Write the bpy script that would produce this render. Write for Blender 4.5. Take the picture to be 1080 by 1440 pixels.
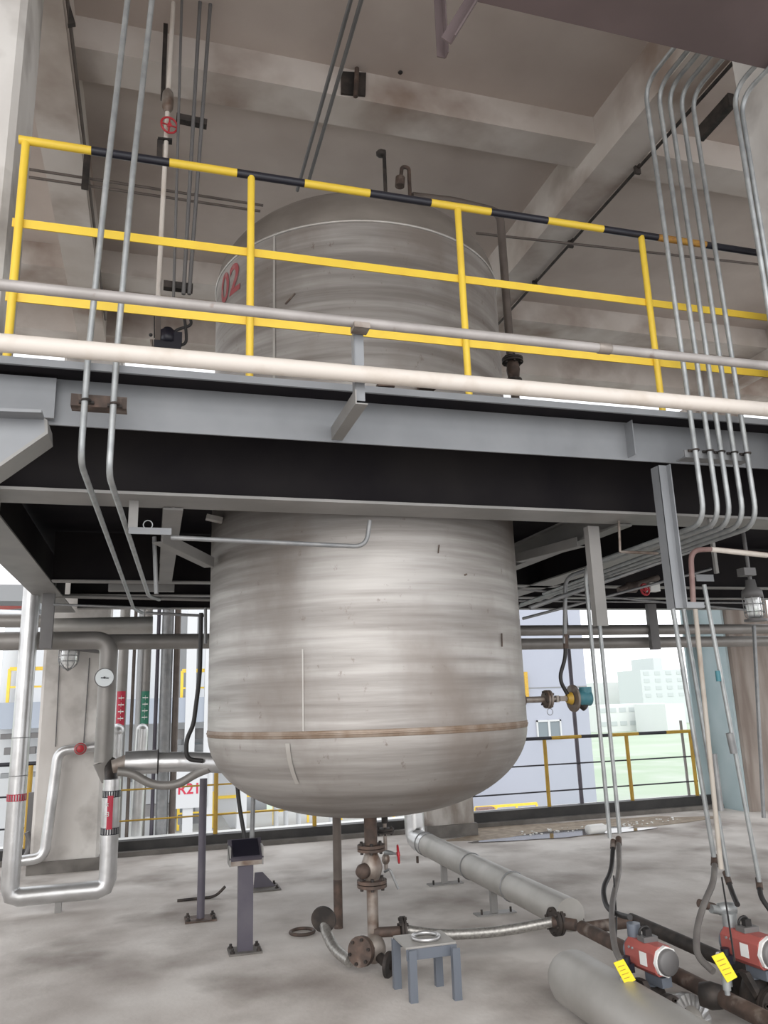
import bpy, math, random
from mathutils import Vector, Matrix
random.seed(7)
PI = math.pi
C = bpy.context.scene.collection
for o in list(bpy.data.objects): bpy.data.objects.remove(o)

# ------------------------------------------------------------------ camera
F = 1100.0
EYE = Vector((0, 0, 1.6))
RM = Matrix(((0.96042, -0.27673, -0.03189), (-0.0356, -0.23549, 0.97123), (-0.27628, -0.93165, -0.23602)))
cam_d = bpy.data.cameras.new('camera'); cam = bpy.data.objects.new('camera', cam_d); C.objects.link(cam)
cam_d.sensor_fit = 'HORIZONTAL'; cam_d.sensor_width = 36; cam_d.lens = 36 * F / 1080
cam_d.clip_start = 0.05; cam_d.clip_end = 2000
cam.matrix_world = Matrix.Translation(EYE) @ RM.transposed().to_4x4()
bpy.context.scene.camera = cam

def at(px, py, X=None, Y=None, Z=None):
    """point of the place seen at a pixel of the photo, on a plane X=, Y= or Z="""
    r = RM.transposed() @ Vector((px - 540, 720 - py, -F))
    t = X / r.x if X is not None else Y / r.y if Y is not None else (Z - 1.6) / r.z
    return EYE + r * t

# ------------------------------------------------------------------ light
w = bpy.data.worlds.new('sky'); bpy.context.scene.world = w; w.use_nodes = True
nt = w.node_tree; bg = nt.nodes['Background']
tc = nt.nodes.new('ShaderNodeTexCoord'); sx = nt.nodes.new('ShaderNodeSeparateXYZ'); cr = nt.nodes.new('ShaderNodeValToRGB')
nt.links.new(tc.outputs['Generated'], sx.inputs[0]); nt.links.new(sx.outputs['Z'], cr.inputs[0]); nt.links.new(cr.outputs[0], bg.inputs[0])
cr.color_ramp.elements[0].position = 0.0; cr.color_ramp.elements[0].color = (0.97, 0.98, 1.0, 1)
cr.color_ramp.elements[1].position = 0.6; cr.color_ramp.elements[1].color = (0.93, 0.96, 1.0, 1)
bg.inputs[1].default_value = 1.6
sun_d = bpy.data.lights.new('overcast_sun', 'SUN'); sun_d.energy = 1.5; sun_d.angle = math.radians(60); sun_d.color = (1, .97, .93)
sun = bpy.data.objects.new('overcast_sun', sun_d); C.objects.link(sun)
sun.rotation_euler = Vector((-.35, -1, .50)).to_track_quat('Z', 'Y').to_euler()
vs = bpy.context.scene.view_settings
vs.view_transform = 'Standard'; vs.look = 'None'; vs.gamma = 1; vs.use_curve_mapping = False; vs.exposure = 0.25

# ------------------------------------------------------------------ materials
def mat(name, col, rough=.6, metal=0.0, col2=None, scale=4.0, stretch=(1, 1, 1), lo=.4, hi=.65, bump=0.0, col3=None, scale3=1.3, lo3=.55, hi3=.7, detail=6, bscale=None):
    m = bpy.data.materials.new(name); m.use_nodes = True; n = m.node_tree; b = n.nodes['Principled BSDF']
    b.inputs['Base Color'].default_value = (*col, 1); b.inputs['Roughness'].default_value = rough; b.inputs['Metallic'].default_value = metal
    if col2 or bump:
        g = n.nodes.new('ShaderNodeNewGeometry'); mp = n.nodes.new('ShaderNodeMapping'); mp.inputs['Scale'].default_value = stretch
        n.links.new(g.outputs['Position'], mp.inputs[0])
        nz = n.nodes.new('ShaderNodeTexNoise'); nz.inputs['Scale'].default_value = scale; nz.inputs['Detail'].default_value = detail
        n.links.new(mp.outputs[0], nz.inputs['Vector'])
    last = None
    if col2:
        r = n.nodes.new('ShaderNodeValToRGB'); r.color_ramp.elements[0].position = lo; r.color_ramp.elements[1].position = hi
        r.color_ramp.elements[0].color = (*col, 1); r.color_ramp.elements[1].color = (*col2, 1)
        n.links.new(nz.outputs['Fac'], r.inputs[0]); last = r.outputs[0]
    if col3:
        n3 = n.nodes.new('ShaderNodeTexNoise'); n3.inputs['Scale'].default_value = scale3; n3.inputs['Detail'].default_value = 5
        n.links.new(g.outputs['Position'], n3.inputs['Vector'])
        r3 = n.nodes.new('ShaderNodeMapRange'); r3.inputs[1].default_value = lo3; r3.inputs[2].default_value = hi3
        n.links.new(n3.outputs['Fac'], r3.inputs[0])
        mx = n.nodes.new('ShaderNodeMix'); mx.data_type = 'RGBA'; n.links.new(r3.outputs[0], mx.inputs[0]); n.links.new(last, mx.inputs[6]); mx.inputs[7].default_value = (*col3, 1)
        last = mx.outputs[2]
    if last: n.links.new(last, b.inputs['Base Color'])
    if bump:
        bn = n.nodes.new('ShaderNodeBump'); bn.inputs['Strength'].default_value = bump; bn.inputs['Distance'].default_value = .01
        if bscale:
            nb = n.nodes.new('ShaderNodeTexNoise'); nb.inputs['Scale'].default_value = bscale; n.links.new(g.outputs['Position'], nb.inputs['Vector']); n.links.new(nb.outputs['Fac'], bn.inputs['Height'])
        else: n.links.new(nz.outputs['Fac'], bn.inputs['Height'])
        n.links.new(bn.outputs[0], b.inputs['Normal'])
    return m
def glass_mat(name, col, rough=.1):
    m = bpy.data.materials.new(name); m.use_nodes = True; b = m.node_tree.nodes['Principled BSDF']
    b.inputs['Base Color'].default_value = (*col, 1); b.inputs['Roughness'].default_value = rough; b.inputs['Transmission Weight'].default_value = .6; b.inputs['IOR'].default_value = 1.45
    return m
M = dict(
 floor=mat('dusty_concrete', (.42,.38,.35), .9, 0, (.62,.585,.55), 1.5, (1,1,1), .35, .65, .25, (.25,.218,.195), 1.1, .50, .70, bscale=30),
 floor_wet=mat('wet_concrete', (.16,.15,.145), .06, 0, (.10,.09,.08), 3),
 floor_dirt=mat('silt', (.22,.17,.125), .8, 0, (.33,.27,.2), 9, bump=.5),
 ceil=mat('painted_concrete', (.48,.41,.365), .9, 0, (.56,.49,.44), 1.6, (1,1,1), .35, .7, .1, (.37,.305,.265), .7, .56, .78, bscale=14),
 beam=mat('cast_beam_concrete', (.60,.545,.50), .9, 0, (.50,.44,.39), 1.8, (1,1,1), .4, .7, .15, (.29,.22,.18), 1.15, .47, .68, bscale=12),
 col=mat('column_plaster', (.55,.52,.49), .85, 0, (.68,.66,.63), 2.2, (1,1,.5), .35, .65, .6, (.27,.245,.225), 1.9, .5, .72, bscale=5),
 col_grimy=mat('column_grimy', (.26,.225,.195), .9, 0, (.50,.47,.44), 3.2, (1.5,1.5,.6), .38, .62, .5, (.13,.105,.09), 2.6, .52, .66, bscale=7),
 col_brown=mat('column_brown', (.22,.18,.155), .85, 0, (.34,.30,.27), 3, (2.5,2.5,.35), .35, .65, .4, bscale=9),
 col_skylit=mat('column_skylit_blue', (.36,.45,.47), .8, 0, (.42,.50,.52), 2),  # daylight on the column side put into this pale blue
 steel_paint=mat('grey_steel_paint', (.205,.213,.225), .45, .1, (.25,.258,.27), 3, (1,1,1), .4, .7, .05, (.165,.17,.175), 1.1, .5, .75),
 steel_dark=mat('dark_steel_paint', (.125,.12,.12), .5, .1, (.155,.15,.147), 3),
 steel_mid=mat('mid_steel_paint', (.22,.215,.205), .5, .1, (.27,.26,.25), 3),
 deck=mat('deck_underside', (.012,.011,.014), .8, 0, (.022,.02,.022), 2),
 web_dark=mat('near_black_web', (.017,.015,.017), .75, 0, (.028,.025,.025), 1.5),  # near-black webs, the bottom flanges stay mid grey
 over=mat('maroon_grey_primer', (.105,.078,.078), .75, 0, (.135,.10,.10), 1.8),
 yellow=mat('yellow_paint', (.80,.56,.055), .45, 0, (.72,.47,.05), 6, (1,1,1), .45, .8, .05),
 orange=mat('worn_orange_paint', (.50,.27,.05), .6, 0, (.36,.17,.05), 30),
 yellow_dk=mat('ochre_yellow_paint', (.50,.31,.03), .5, 0, (.42,.25,.035), 8),
 black=mat('black_paint', (.018,.018,.026), .4, 0),
 galv=mat('galvanised_steel', (.30,.315,.32), .45, .5, (.42,.435,.435), 16, (1,1,1), .35, .7),
 galv_dull=mat('dull_galvanised', (.22,.225,.23), .5, .45, (.30,.30,.30), 12, (1,1,1), .35, .7),
 cream_worn=mat('worn_cream_paint', (.44,.40,.35), .6, 0, (.33,.27,.22), 10, (1,1,.6), .5, .72),
 greypipe=mat('grey_pipe_paint', (.34,.315,.30), .5, .2, (.43,.40,.385), 5, (1,1,1), .4, .7, 0, (.22,.16,.13), 9, .68, .78),
 whitepipe=mat('cream_pipe_paint', (.64,.585,.53), .5, 0, (.53,.46,.39), 8, (1,1,1), .5, .8),
 alu=mat('aluminium_cladding', (.60,.60,.60), .33, .75, (.46,.455,.45), 5, (1,1,1), .4, .7, .25, bscale=9),
 alu_dull=mat('dusty_cladding', (.45,.435,.41), .5, .5, (.36,.345,.32), 4, (1,1,1), .4, .7, .2, bscale=9),
 alu_dark=mat('dark_grey_cladding', (.29,.275,.26), .5, .45, (.23,.22,.205), 3),  # darker grey version of the cladding
 rust=mat('rusty_steel', (.075,.055,.046), .7, .3, (.15,.10,.078), 14, (1,1,1), .4, .7, .3, (.26,.235,.21), 7, .6, .75),
 rust_light=mat('stained_steel', (.30,.265,.235), .5, .5, (.14,.09,.065), 9, (1,1,1), .42, .68, .2),
 rust_dark=mat('dark_casting', (.03,.026,.024), .65, .3, (.065,.052,.045), 12, bump=.3),
 brown_pipe=mat('brown_pipe', (.14,.115,.10), .6, .25, (.10,.08,.07), 6),
 rubber=mat('black_rubber', (.022,.02,.02), .55, 0),
 rubber_grey=mat('grey_hose', (.11,.10,.095), .6, 0, (.15,.14,.13), 8),
 braid=mat('braided_steel', (.40,.385,.36), .4, .7, (.25,.24,.225), 60),
 purple=mat('violet_grey_paint', (.085,.076,.098), .5, .1, (.11,.10,.12), 5),
 red=mat('red_enamel', (.42,.075,.065), .45, 0, (.36,.06,.055), 7),
 redact=mat('dull_red_housing', (.38,.10,.085), .5, 0, (.33,.085,.075), 8),
 wheel=mat('red_handwheel_paint', (.42,.02,.03), .4, 0),
 pink=mat('pinkish_primer', (.20,.12,.11), .6, 0, (.36,.27,.245), 6, (1,1,1), .5, .8),
 teal=mat('teal_paint', (.06,.20,.24), .5, 0),
 blue=mat('blue_grey_paint', (.15,.168,.20), .4, .2),
 white=mat('white_paint', (.78,.78,.76), .5, 0),
 tagy=mat('yellow_tag', (.85,.68,.03), .5, 0),
 black_plastic=mat('black_plastic', (.012,.011,.02), .4, 0),
 red_label=mat('red_sticker', (.45,.02,.05), .5, 0), green_label=mat('green_sticker', (.03,.19,.12), .5, 0),
 redtext=mat('faded_red_stencil', (.30,.06,.065), .7, 0, (.36,.22,.21), 14, (1,1,1), .55, .8),
 glass=glass_mat('frosted_lamp_glass', (.92,.93,.92), .25), dial=mat('dial_face', (.74,.79,.80), .3, 0),
 bwall=mat('blue_grey_render', (.315,.33,.39), .85, 0, (.345,.36,.42), .15),
 bwhite=mat('white_cladding', (.50,.51,.52), .7, 0), bgrey=mat('grey_cladding', (.20,.205,.21), .7, 0), bslab=mat('pale_blue_slab', (.29,.32,.37), .7, 0),
 win=mat('window_glass', (.16,.19,.21), .15, 0), hazeb=mat('haze_paled_wall', (.56,.585,.58), .9, 0, (.60,.62,.61), .05), hazew=mat('haze_paled_window', (.44,.475,.48), .9, 0), hazeb2=mat('haze_paled_grey_wall', (.50,.535,.54), .9, 0),  # haze entries: far walls and windows paled in colour to stand for mist
 grass=mat('grass_field', (.33,.41,.30), .95, 0, (.39,.46,.36), .04, (1,1,1), .4, .65, 0, (.44,.47,.42), .12, .5, .75),
 yard=mat('yard_concrete', (.36,.36,.345), .9, 0, (.29,.285,.27), .2),
 kerb=mat('dark_kerb_steel', (.028,.027,.027), .6, .1, (.05,.047,.045), 3),
 kerb_l=mat('kerb_concrete', (.13,.12,.11), .9, 0, (.20,.185,.17), 5),
)
# tank steel: brushed horizontal streaks, patchy stains
def tank_mat():
    m = bpy.data.materials.new('brushed_stainless'); m.use_nodes = True; n = m.node_tree; b = n.nodes['Principled BSDF']
    g = n.nodes.new('ShaderNodeNewGeometry')
    def noise(sc, scale, d=6, rough=.55):
        mp = n.nodes.new('ShaderNodeMapping'); mp.inputs['Scale'].default_value = sc; n.links.new(g.outputs['Position'], mp.inputs[0])
        z = n.nodes.new('ShaderNodeTexNoise'); z.inputs['Scale'].default_value = scale; z.inputs['Detail'].default_value = d; z.inputs['Roughness'].default_value = rough
        n.links.new(mp.outputs[0], z.inputs['Vector']); return z.outputs['Fac']
    def ramp(f, a, ca, b_, cb):
        r = n.nodes.new('ShaderNodeValToRGB'); e = r.color_ramp.elements; e[0].position = a; e[1].position = b_; e[0].color = (*ca, 1); e[1].color = (*cb, 1)
        n.links.new(f, r.inputs[0]); return r.outputs[0]
    def mix(a, bb, fac, mode='MIX'):
        x = n.nodes.new('ShaderNodeMix'); x.data_type = 'RGBA'; x.blend_type = mode
        if isinstance(fac, float): x.inputs[0].default_value = fac
        else: n.links.new(fac, x.inputs[0])
        n.links.new(a, x.inputs[6])
        if isinstance(bb, tuple): x.inputs[7].default_value = (*bb, 1)
        else: n.links.new(bb, x.inputs[7])
        return x.outputs[2]
    base = ramp(noise((.35, .35, 7), 1.6), .36, (.235, .215, .20), .64, (.44, .42, .40))
    fine = ramp(noise((1.2, 1.2, 45), 1.5), .3, (.90, .89, .88), .7, (1, 1, 1))
    c = mix(base, fine, .8, 'MULTIPLY')
    patch = ramp(noise((1, 1, .7), 1.4), .47, (0, 0, 0), .68, (.85, .85, .85))
    c = mix(c, (.22, .188, .165), patch)
    spots = ramp(noise((3, 3, 2.2), 5, 8, .7), .62, (0, 0, 0), .74, (1, 1, 1))
    c = mix(c, (.16, .12, .10), spots)
    n.links.new(c, b.inputs['Base Color']); b.inputs['Metallic'].default_value = .4; b.inputs['Roughness'].default_value = .5
    bn = n.nodes.new('ShaderNodeBump'); bn.inputs['Strength'].default_value = .18; bn.inputs['Distance'].default_value = .02
    n.links.new(noise((1, 1, 5), 2.0), bn.inputs['Height']); n.links.new(bn.outputs[0], b.inputs['Normal'])
    return m
M['tank'] = tank_mat()
M['tank_top'] = mat('darker_brown_steel', (.17,.148,.13), .55, .3, (.24,.215,.19), 3, (1,1,2), .35, .7)  # top head in a darker brown than the shell
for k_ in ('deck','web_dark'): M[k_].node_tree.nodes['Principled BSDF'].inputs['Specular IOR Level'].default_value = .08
M['tank_pale'] = mat('pale_weld_strip', (.50,.48,.45), .45, .5, (.42,.39,.36), 7)
M['weld'] = mat('heat_tinted_weld', (.21,.145,.10), .5, .3, (.33,.27,.22), 7)

# ------------------------------------------------------------------ mesh builder
def V(p): return Vector(p)
def basis(d, up=None):
    d = V(d).normalized(); up = V(up) if up else (Vector((0,0,1)) if abs(d.z) < .95 else Vector((0,1,0)))
    a = up.cross(d); 
    if a.length < 1e-5: a = Vector((1,0,0)).cross(d)
    a.normalize(); return a, d.cross(a).normalized(), d
ORG = {}
class MB:
    def __init__(s): s.v = []; s.f = []; s.m = []; s.s = []
    def add(s, vs, fs, mi=0, sm=False):
        o = len(s.v); s.v += [V(p) for p in vs]
        for f in fs: s.f.append([i + o for i in f]); s.m.append(mi); s.s.append(sm)
        return s
    def box(s, c, d, mi=0, rz=0):
        c = V(c); q = Matrix.Rotation(rz, 3, 'Z')
        vs = [c + q @ Vector((x*d[0]/2, y*d[1]/2, z*d[2]/2)) for x in (-1,1) for y in (-1,1) for z in (-1,1)]
        return s.add(vs, [(0,1,3,2),(4,6,7,5),(0,4,5,1),(2,3,7,6),(0,2,6,4),(1,5,7,3)], mi)
    def bx(s, x0, x1, y0, y1, z0, z1, mi=0): return s.box(((x0+x1)/2,(y0+y1)/2,(z0+z1)/2), (abs(x1-x0),abs(y1-y0),abs(z1-z0)), mi)
    def bar(s, p0, p1, w, h, up=None, mi=0):
        p0 = V(p0); p1 = V(p1); a, b, d = basis(p1-p0, up)
        vs = [p + a*(x*w/2) + b*(y*h/2) for p in (p0,p1) for x,y in ((-1,-1),(1,-1),(1,1),(-1,1))]
        return s.add(vs, [(3,2,1,0),(4,5,6,7),(0,1,5,4),(1,2,6,5),(2,3,7,6),(3,0,4,7)], mi)
    def section(s, p0, p1, poly, up=None, mi=0):      # extrude a 2-D outline
        p0 = V(p0); p1 = V(p1); a, b, d = basis(p1-p0, up); n = len(poly)
        vs = [p + a*x + b*y for p in (p0,p1) for x,y in poly]
        return s.add(vs, [tuple(range(n))[::-1], tuple(range(n,2*n))] + [(i,(i+1)%n,n+(i+1)%n,n+i) for i in range(n)], mi)
    def prism(s, pts, vec, mi=0):                     # pts: 3-D outline, vec: thickness
        n = len(pts); vec = V(vec); vs = [V(p) for p in pts] + [V(p)+vec for p in pts]
        return s.add(vs, [tuple(range(n))[::-1], tuple(range(n,2*n))] + [(i,(i+1)%n,n+(i+1)%n,n+i) for i in range(n)], mi)
    def cyl(s, p0, p1, r, r2=None, n=20, mi=0, caps=True):
        r2 = r if r2 is None else r2; p0 = V(p0); p1 = V(p1); a, b, d = basis(p1-p0)
        vs = [p + a*(q*math.cos(2*PI*i/n)) + b*(q*math.sin(2*PI*i/n)) for p,q in ((p0,r),(p1,r2)) for i in range(n)]
        s.add(vs, [(i,(i+1)%n,n+(i+1)%n,n+i) for i in range(n)], mi, True)
        if caps:
            s.add(vs[:n], [tuple(range(n))[::-1]], mi); s.add(vs[n:], [tuple(range(n))], mi)
        return s
    def lathe(s, prof, org, ax=(0,0,1), n=32, mi=0, sm=True):   # prof: (radius, height)
        org = V(org); a, b, d = basis(ax); vs = []
        for r, h in prof: vs += [org + d*h + a*(r*math.cos(2*PI*i/n)) + b*(r*math.sin(2*PI*i/n)) for i in range(n)]
        return s.add(vs, [(k*n+i,k*n+(i+1)%n,(k+1)*n+(i+1)%n,(k+1)*n+i) for k in range(len(prof)-1) for i in range(n)], mi, sm)
    def tube(s, pts, r, bend=0, n=12, mi=0, steps=7, caps=True):
        pts = [V(p) for p in pts]
        P = [pts[0]]
        for i in range(1, len(pts)-1):
            a, b, c = pts[i-1], pts[i], pts[i+1]; k = min(bend, (a-b).length*.48, (c-b).length*.48)
            if k < 1e-4: P.append(b); continue
            q0 = b+(a-b).normalized()*k; q1 = b+(c-b).normalized()*k
            for j in range(steps+1):
                t = j/steps; P.append(q0*(1-t)**2 + b*2*t*(1-t) + q1*t*t)
        P.append(pts[-1])
        Q = [P[0]]
        for p in P[1:]:
            if (p-Q[-1]).length > 1e-5: Q.append(p)
        P = Q; a, b, d = basis(P[1]-P[0]); vs = []
        for i, p in enumerate(P):
            t = (P[min(i+1,len(P)-1)] - P[max(i-1,0)]).normalized()
            a = (a - t*a.dot(t)).normalized(); b = t.cross(a)
            vs += [p + a*(r*math.cos(2*PI*j/n)) + b*(r*math.sin(2*PI*j/n)) for j in range(n)]
        s.add(vs, [(k*n+i,k*n+(i+1)%n,(k+1)*n+(i+1)%n,(k+1)*n+i) for k in range(len(P)-1) for i in range(n)], mi, True)
        if caps: s.add(vs[:n], [tuple(range(n))[::-1]], mi); s.add(vs[-n:], [tuple(range(n))], mi)
        return s
    def torus(s, c, ax, R, r, n=28, k=8, mi=0, a0=0, a1=2*PI):
        c = V(c); a, b, d = basis(ax); full = abs(a1-a0-2*PI) < 1e-6; m = n if full else n+1; vs = []
        for i in range(m):
            t = a0+(a1-a0)*i/n; e = a*math.cos(t)+b*math.sin(t)
            vs += [c + e*(R+r*math.cos(2*PI*j/k)) + d*(r*math.sin(2*PI*j/k)) for j in range(k)]
        return s.add(vs, [(i*k+j,((i+1)%m)*k+j,((i+1)%m)*k+(j+1)%k,i*k+(j+1)%k) for i in range(n if full else m-1) for j in range(k)], mi, True)
    def ball(s, c, r, sc=(1,1,1), n=16, mi=0):
        c = V(c); vs = []; k = n//2
        for i in range(k+1):
            t = PI*i/k
            vs += [c + Vector((r*sc[0]*math.sin(t)*math.cos(2*PI*j/n), r*sc[1]*math.sin(t)*math.sin(2*PI*j/n), r*sc[2]*math.cos(t))) for j in range(n)]
        return s.add(vs, [((i+1)*n+j,(i+1)*n+(j+1)%n,i*n+(j+1)%n,i*n+j) for i in range(k) for j in range(n)], mi, True)
    def build(s, name, m, parent=None, label=None, cat=None, group=None, kind=None):
        root = None
        if parent is None:
            lo = Vector([min(p[i] for p in s.v) for i in range(3)]); hi = Vector([max(p[i] for p in s.v) for i in range(3)])
            org = Vector(((lo.x+hi.x)/2, (lo.y+hi.y)/2, lo.z))
        else: org = ORG[parent.name]
        me = bpy.data.meshes.new(name); me.from_pydata([p-org for p in s.v], [], s.f)
        for q in (m if isinstance(m, (list, tuple)) else [m]): me.materials.append(M[q])
        me.polygons.foreach_set('material_index', s.m); me.polygons.foreach_set('use_smooth', s.s)
        me.validate(); me.update()
        o = bpy.data.objects.new(name, me); C.objects.link(o); ORG[o.name] = org
        if parent is None: o.location = org
        else: o.parent = parent
        props(o, label, cat, group, kind); return o
def props(o, label=None, cat=None, group=None, kind=None):
    if label: o['label'] = label
    if cat: o['category'] = cat
    if group: o['group'] = group
    if kind: o['kind'] = kind
def thing(name, loc, label, cat, group=None):
    o = bpy.data.objects.new(name, None); o.empty_display_size = .1; C.objects.link(o); o.location = loc; ORG[o.name] = V(loc)
    props(o, label, cat, group); return o
def struct(name, mb, m): return mb.build(name, m, kind='structure')
def solid(name, mb, m, label, cat, group=None): return mb.build(name, m, None, label, cat, group)
def beam_H(p0, p1, h, w, tf=.012, tw=.01, up=(0,0,1)):
    poly = [(-w/2,-h/2),(w/2,-h/2),(w/2,-h/2+tf),(tw/2,-h/2+tf),(tw/2,h/2-tf),(w/2,h/2-tf),(w/2,h/2),(-w/2,h/2),(-w/2,h/2-tf),(-tw/2,h/2-tf),(-tw/2,-h/2+tf),(-w/2,-h/2+tf)]
    s = MB(); s.section(p0, p1, poly, up); 
    # replace the concave end caps by three quads each
    s.f = s.f[2:]; s.m = s.m[2:]; s.s = s.s[2:]
    for o in (0, 12):
        for q in ((0,1,2,11),(10,3,4,9),(8,5,6,7)): s.f.append([i+o for i in q]); s.m.append(0); s.s.append(False)
    return s
def angle_bar(s, p0, p1, w, t=.006, up=None, mi=0, flip=1):
    p0 = V(p0); p1 = V(p1); a, b, d = basis(p1-p0, up); a = a*flip
    s.bar(p0 + a*(w/2), p1 + a*(w/2), w, t, b, mi); s.bar(p0 + b*(w/2), p1 + b*(w/2), t, w, b, mi); return s
def bolts(parent, c, ax, R, n, r=.008, h=.03, m='rust_dark', ph=.3):
    a, b, d = basis(ax); c = V(c)
    for i in range(n):
        t = ph + 2*PI*i/n; p = c + a*(R*math.cos(t)) + b*(R*math.sin(t))
        MB().cyl(p-d*h/2, p+d*h/2, r*.6, n=8).cyl(p-d*h*.5, p-d*h*.22, r, n=6).cyl(p+d*h*.22, p+d*h*.5, r, n=6).build('bolt', m, parent)
def flange(parent, c, ax, R, t, m='rust', n=6, pair=True, mb='rust_dark', hole=0):
    d = V(ax).normalized(); c = V(c); g = t*.15
    s = MB()
    if hole:
        s.lathe([(hole,-t/2),(R,-t/2),(R,t/2),(hole,t/2),(hole,-t/2)], c, ax, 28, sm=False)
    elif pair:
        s.cyl(c-d*(t+g), c-d*g, R, n=28); s.cyl(c+d*g, c+d*(t+g), R, n=28); s.cyl(c-d*g, c+d*g, R*.7, n=20)
    else: s.cyl(c-d*t/2, c+d*t/2, R, n=28)
    o = s.build('flange', m, parent)
    if n: bolts(o, c, ax, R*.8, n, R*.12, (2*t+2*g)*1.7 if pair and not hole else t*2.2, mb)
    return o
def handwheel(parent, c, ax, R, r, m='wheel', spokes=4):
    s = MB().torus(c, ax, R, r, 24, 8); a, b, d = basis(ax); c = V(c)
    for i in range(spokes):
        t = 2*PI*i/spokes; s.tube([c, c + (a*math.cos(t)+b*math.sin(t))*R], r*.75, n=6)
    s.cyl(c-d*r*1.6, c+d*r*1.6, r*2, n=10); return s.build('handwheel', m, parent)
def text_part(txt, parent, m, org, xdir, ydir, size, name='lettering', depth=.002, wrap=None):
    cu = bpy.data.curves.new('lettering', 'FONT'); cu.body = txt; cu.size = size; cu.align_x = 'CENTER'; cu.align_y = 'CENTER'; cu.extrude = 0; cu.offset = .02*size
    to = bpy.data.objects.new('tmp', cu); C.objects.link(to); dg = bpy.context.evaluated_depsgraph_get()
    me = to.evaluated_get(dg).to_mesh(); xd = V(xdir).normalized(); yd = V(ydir).normalized(); nd = xd.cross(yd)
    s = MB(); vs = [wrap(v.co.x, v.co.y) if wrap else V(org) + xd*v.co.x + yd*v.co.y + nd*depth for v in me.vertices]
    s.add(vs, [tuple(p.vertices) for p in me.polygons]); to.evaluated_get(dg).to_mesh_clear(); bpy.data.objects.remove(to)
    return s.build(name, m, parent)
def band(px0, px1): return px0, px1

# ================================================================== SETTING
# lower floor with the slab edge at Y = 9.9
struct('floor', MB().bx(-9, 18, -2.5, 10.0, -.35, 0), 'floor')
struct('ceiling', MB().bx(-9, 18, -1.2, 9.5, 6.33, 6.5), 'ceil')
for i, (x0, x1) in enumerate([(-5.55,-5.25),(-.985,-.685),(3.395,3.72),(7.8,8.1),(12.2,12.5)]):
    struct('ceiling_girder', MB().bx(x0, x1, -1.2, 9.17, 5.87, 6.34), 'beam')
for y0, y1, z0 in [(4.87,5.18,6.07),(7.86,8.2,6.065),(9.17,9.48,5.985),(1.9,2.2,6.07)]:
    struct('ceiling_beam', MB().bx(-9, 18, y0, y1, z0, 6.335), 'beam')
def column(x0, x1, y0, y1, m, z1=5.9, ch=.03):
    p = [(x0+ch,y0),(x1-ch,y0),(x1,y0+ch),(x1,y1-ch),(x1-ch,y1),(x0+ch,y1),(x0,y1-ch),(x0,y0+ch)]
    return MB().prism([(x,y,0) for x,y in p], (0,0,z1))
struct('concrete_column', column(-1.3,-.755,3.68,4.15,0), 'col')
struct('concrete_column', column(3.32,3.8,2.82,3.3,0), 'col')
struct('concrete_column', column(-1.15,-.48,9.3,9.85,0), 'col')
struct('concrete_column', MB().bx(-1.17,-.46,9.27,9.87,0,.12), 'kerb_l')
struct('concrete_column', column(3.22,3.83,9.45,9.95,0), 'col_grimy')
struct('concrete_column', MB().bx(3.2,3.85,9.42,9.97,0,.14), 'kerb_l')
s = column(7.82,8.6,9.42,10.1,0); 
for i in range(2, len(s.f)): pass
struct('concrete_column', s, ['col_brown'])
struct('skylit_side_1', MB().bx(7.78,7.815,9.45,10.12,0,3.0).bx(7.60,7.78,10.08,10.12,0,3.0), 'col_skylit')  # added panel, its colour carries the sky light on the column's left side
# slab edge kerb
struct('kerb', MB().bx(-9,18,9.9,10.12,-.35,.05), 'kerb_l')
struct('kerb', MB().bx(-.4,3.2,10.0,10.16,.0,.15).bx(3.84,7.8,10.0,10.16,.0,.17).bx(-9,-1.2,10.0,10.16,0,.15), 'kerb')
struct('kerb', MB().bx(-9,18,10.16,10.40,-.1,.14), 'white')
# puddle and silt beside the kerb
def blob(c, rx, ry, z, seed, n=40):
    random.seed(seed); ph = [random.uniform(0, 6.28) for _ in range(4)]
    pts = []
    for i in range(n):
        t = 2*PI*i/n; k = 1 + .14*math.sin(3*t+ph[0]) + .10*math.sin(5*t+ph[1]) + .06*math.sin(9*t+ph[2])
        pts.append((c[0]+rx*k*math.cos(t), c[1]+ry*k*math.sin(t), z))
    return MB().prism(pts, (0,0,.003))
solid('silt_patch', blob((5.1,9.35), 1.75, .5, .002, 3), 'floor_dirt', 'brown muddy silt stain on the floor below the dark kerb', 'stain')
solid('rain_puddle', blob((4.85,8.98), 1.05, .22, .006, 5), 'floor_wet', 'shallow rain puddle reflecting the sky beside the middle column', 'puddle')
random.seed(11)
s = MB()
for i in range(70):
    x = random.uniform(4.3, 6.6); y = 9.2 + random.uniform(-.12,.15) + .04*(x-4.3)
    s.ball((x,y,.01), random.uniform(.008,.022), (1,1,.5), 6)
s.build('gravel_grit', 'white', None, 'small pale grit scattered along the edge of the puddle', 'grit', None, 'stuff')
solid('bottle', MB().lathe([(0,0),(.05,.0),(.055,.02),(.055,.22),(.03,.27),(.02,.30),(0,.30)], at(826,1167,Z=.056), (1,.12,0), 16), 'white', 'white plastic bottle lying on its side against the kerb', 'bottle')

# ================================================================== UPPER PLATFORM
TX, TY, TR = 1.389, 5.22, 1.045
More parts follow.
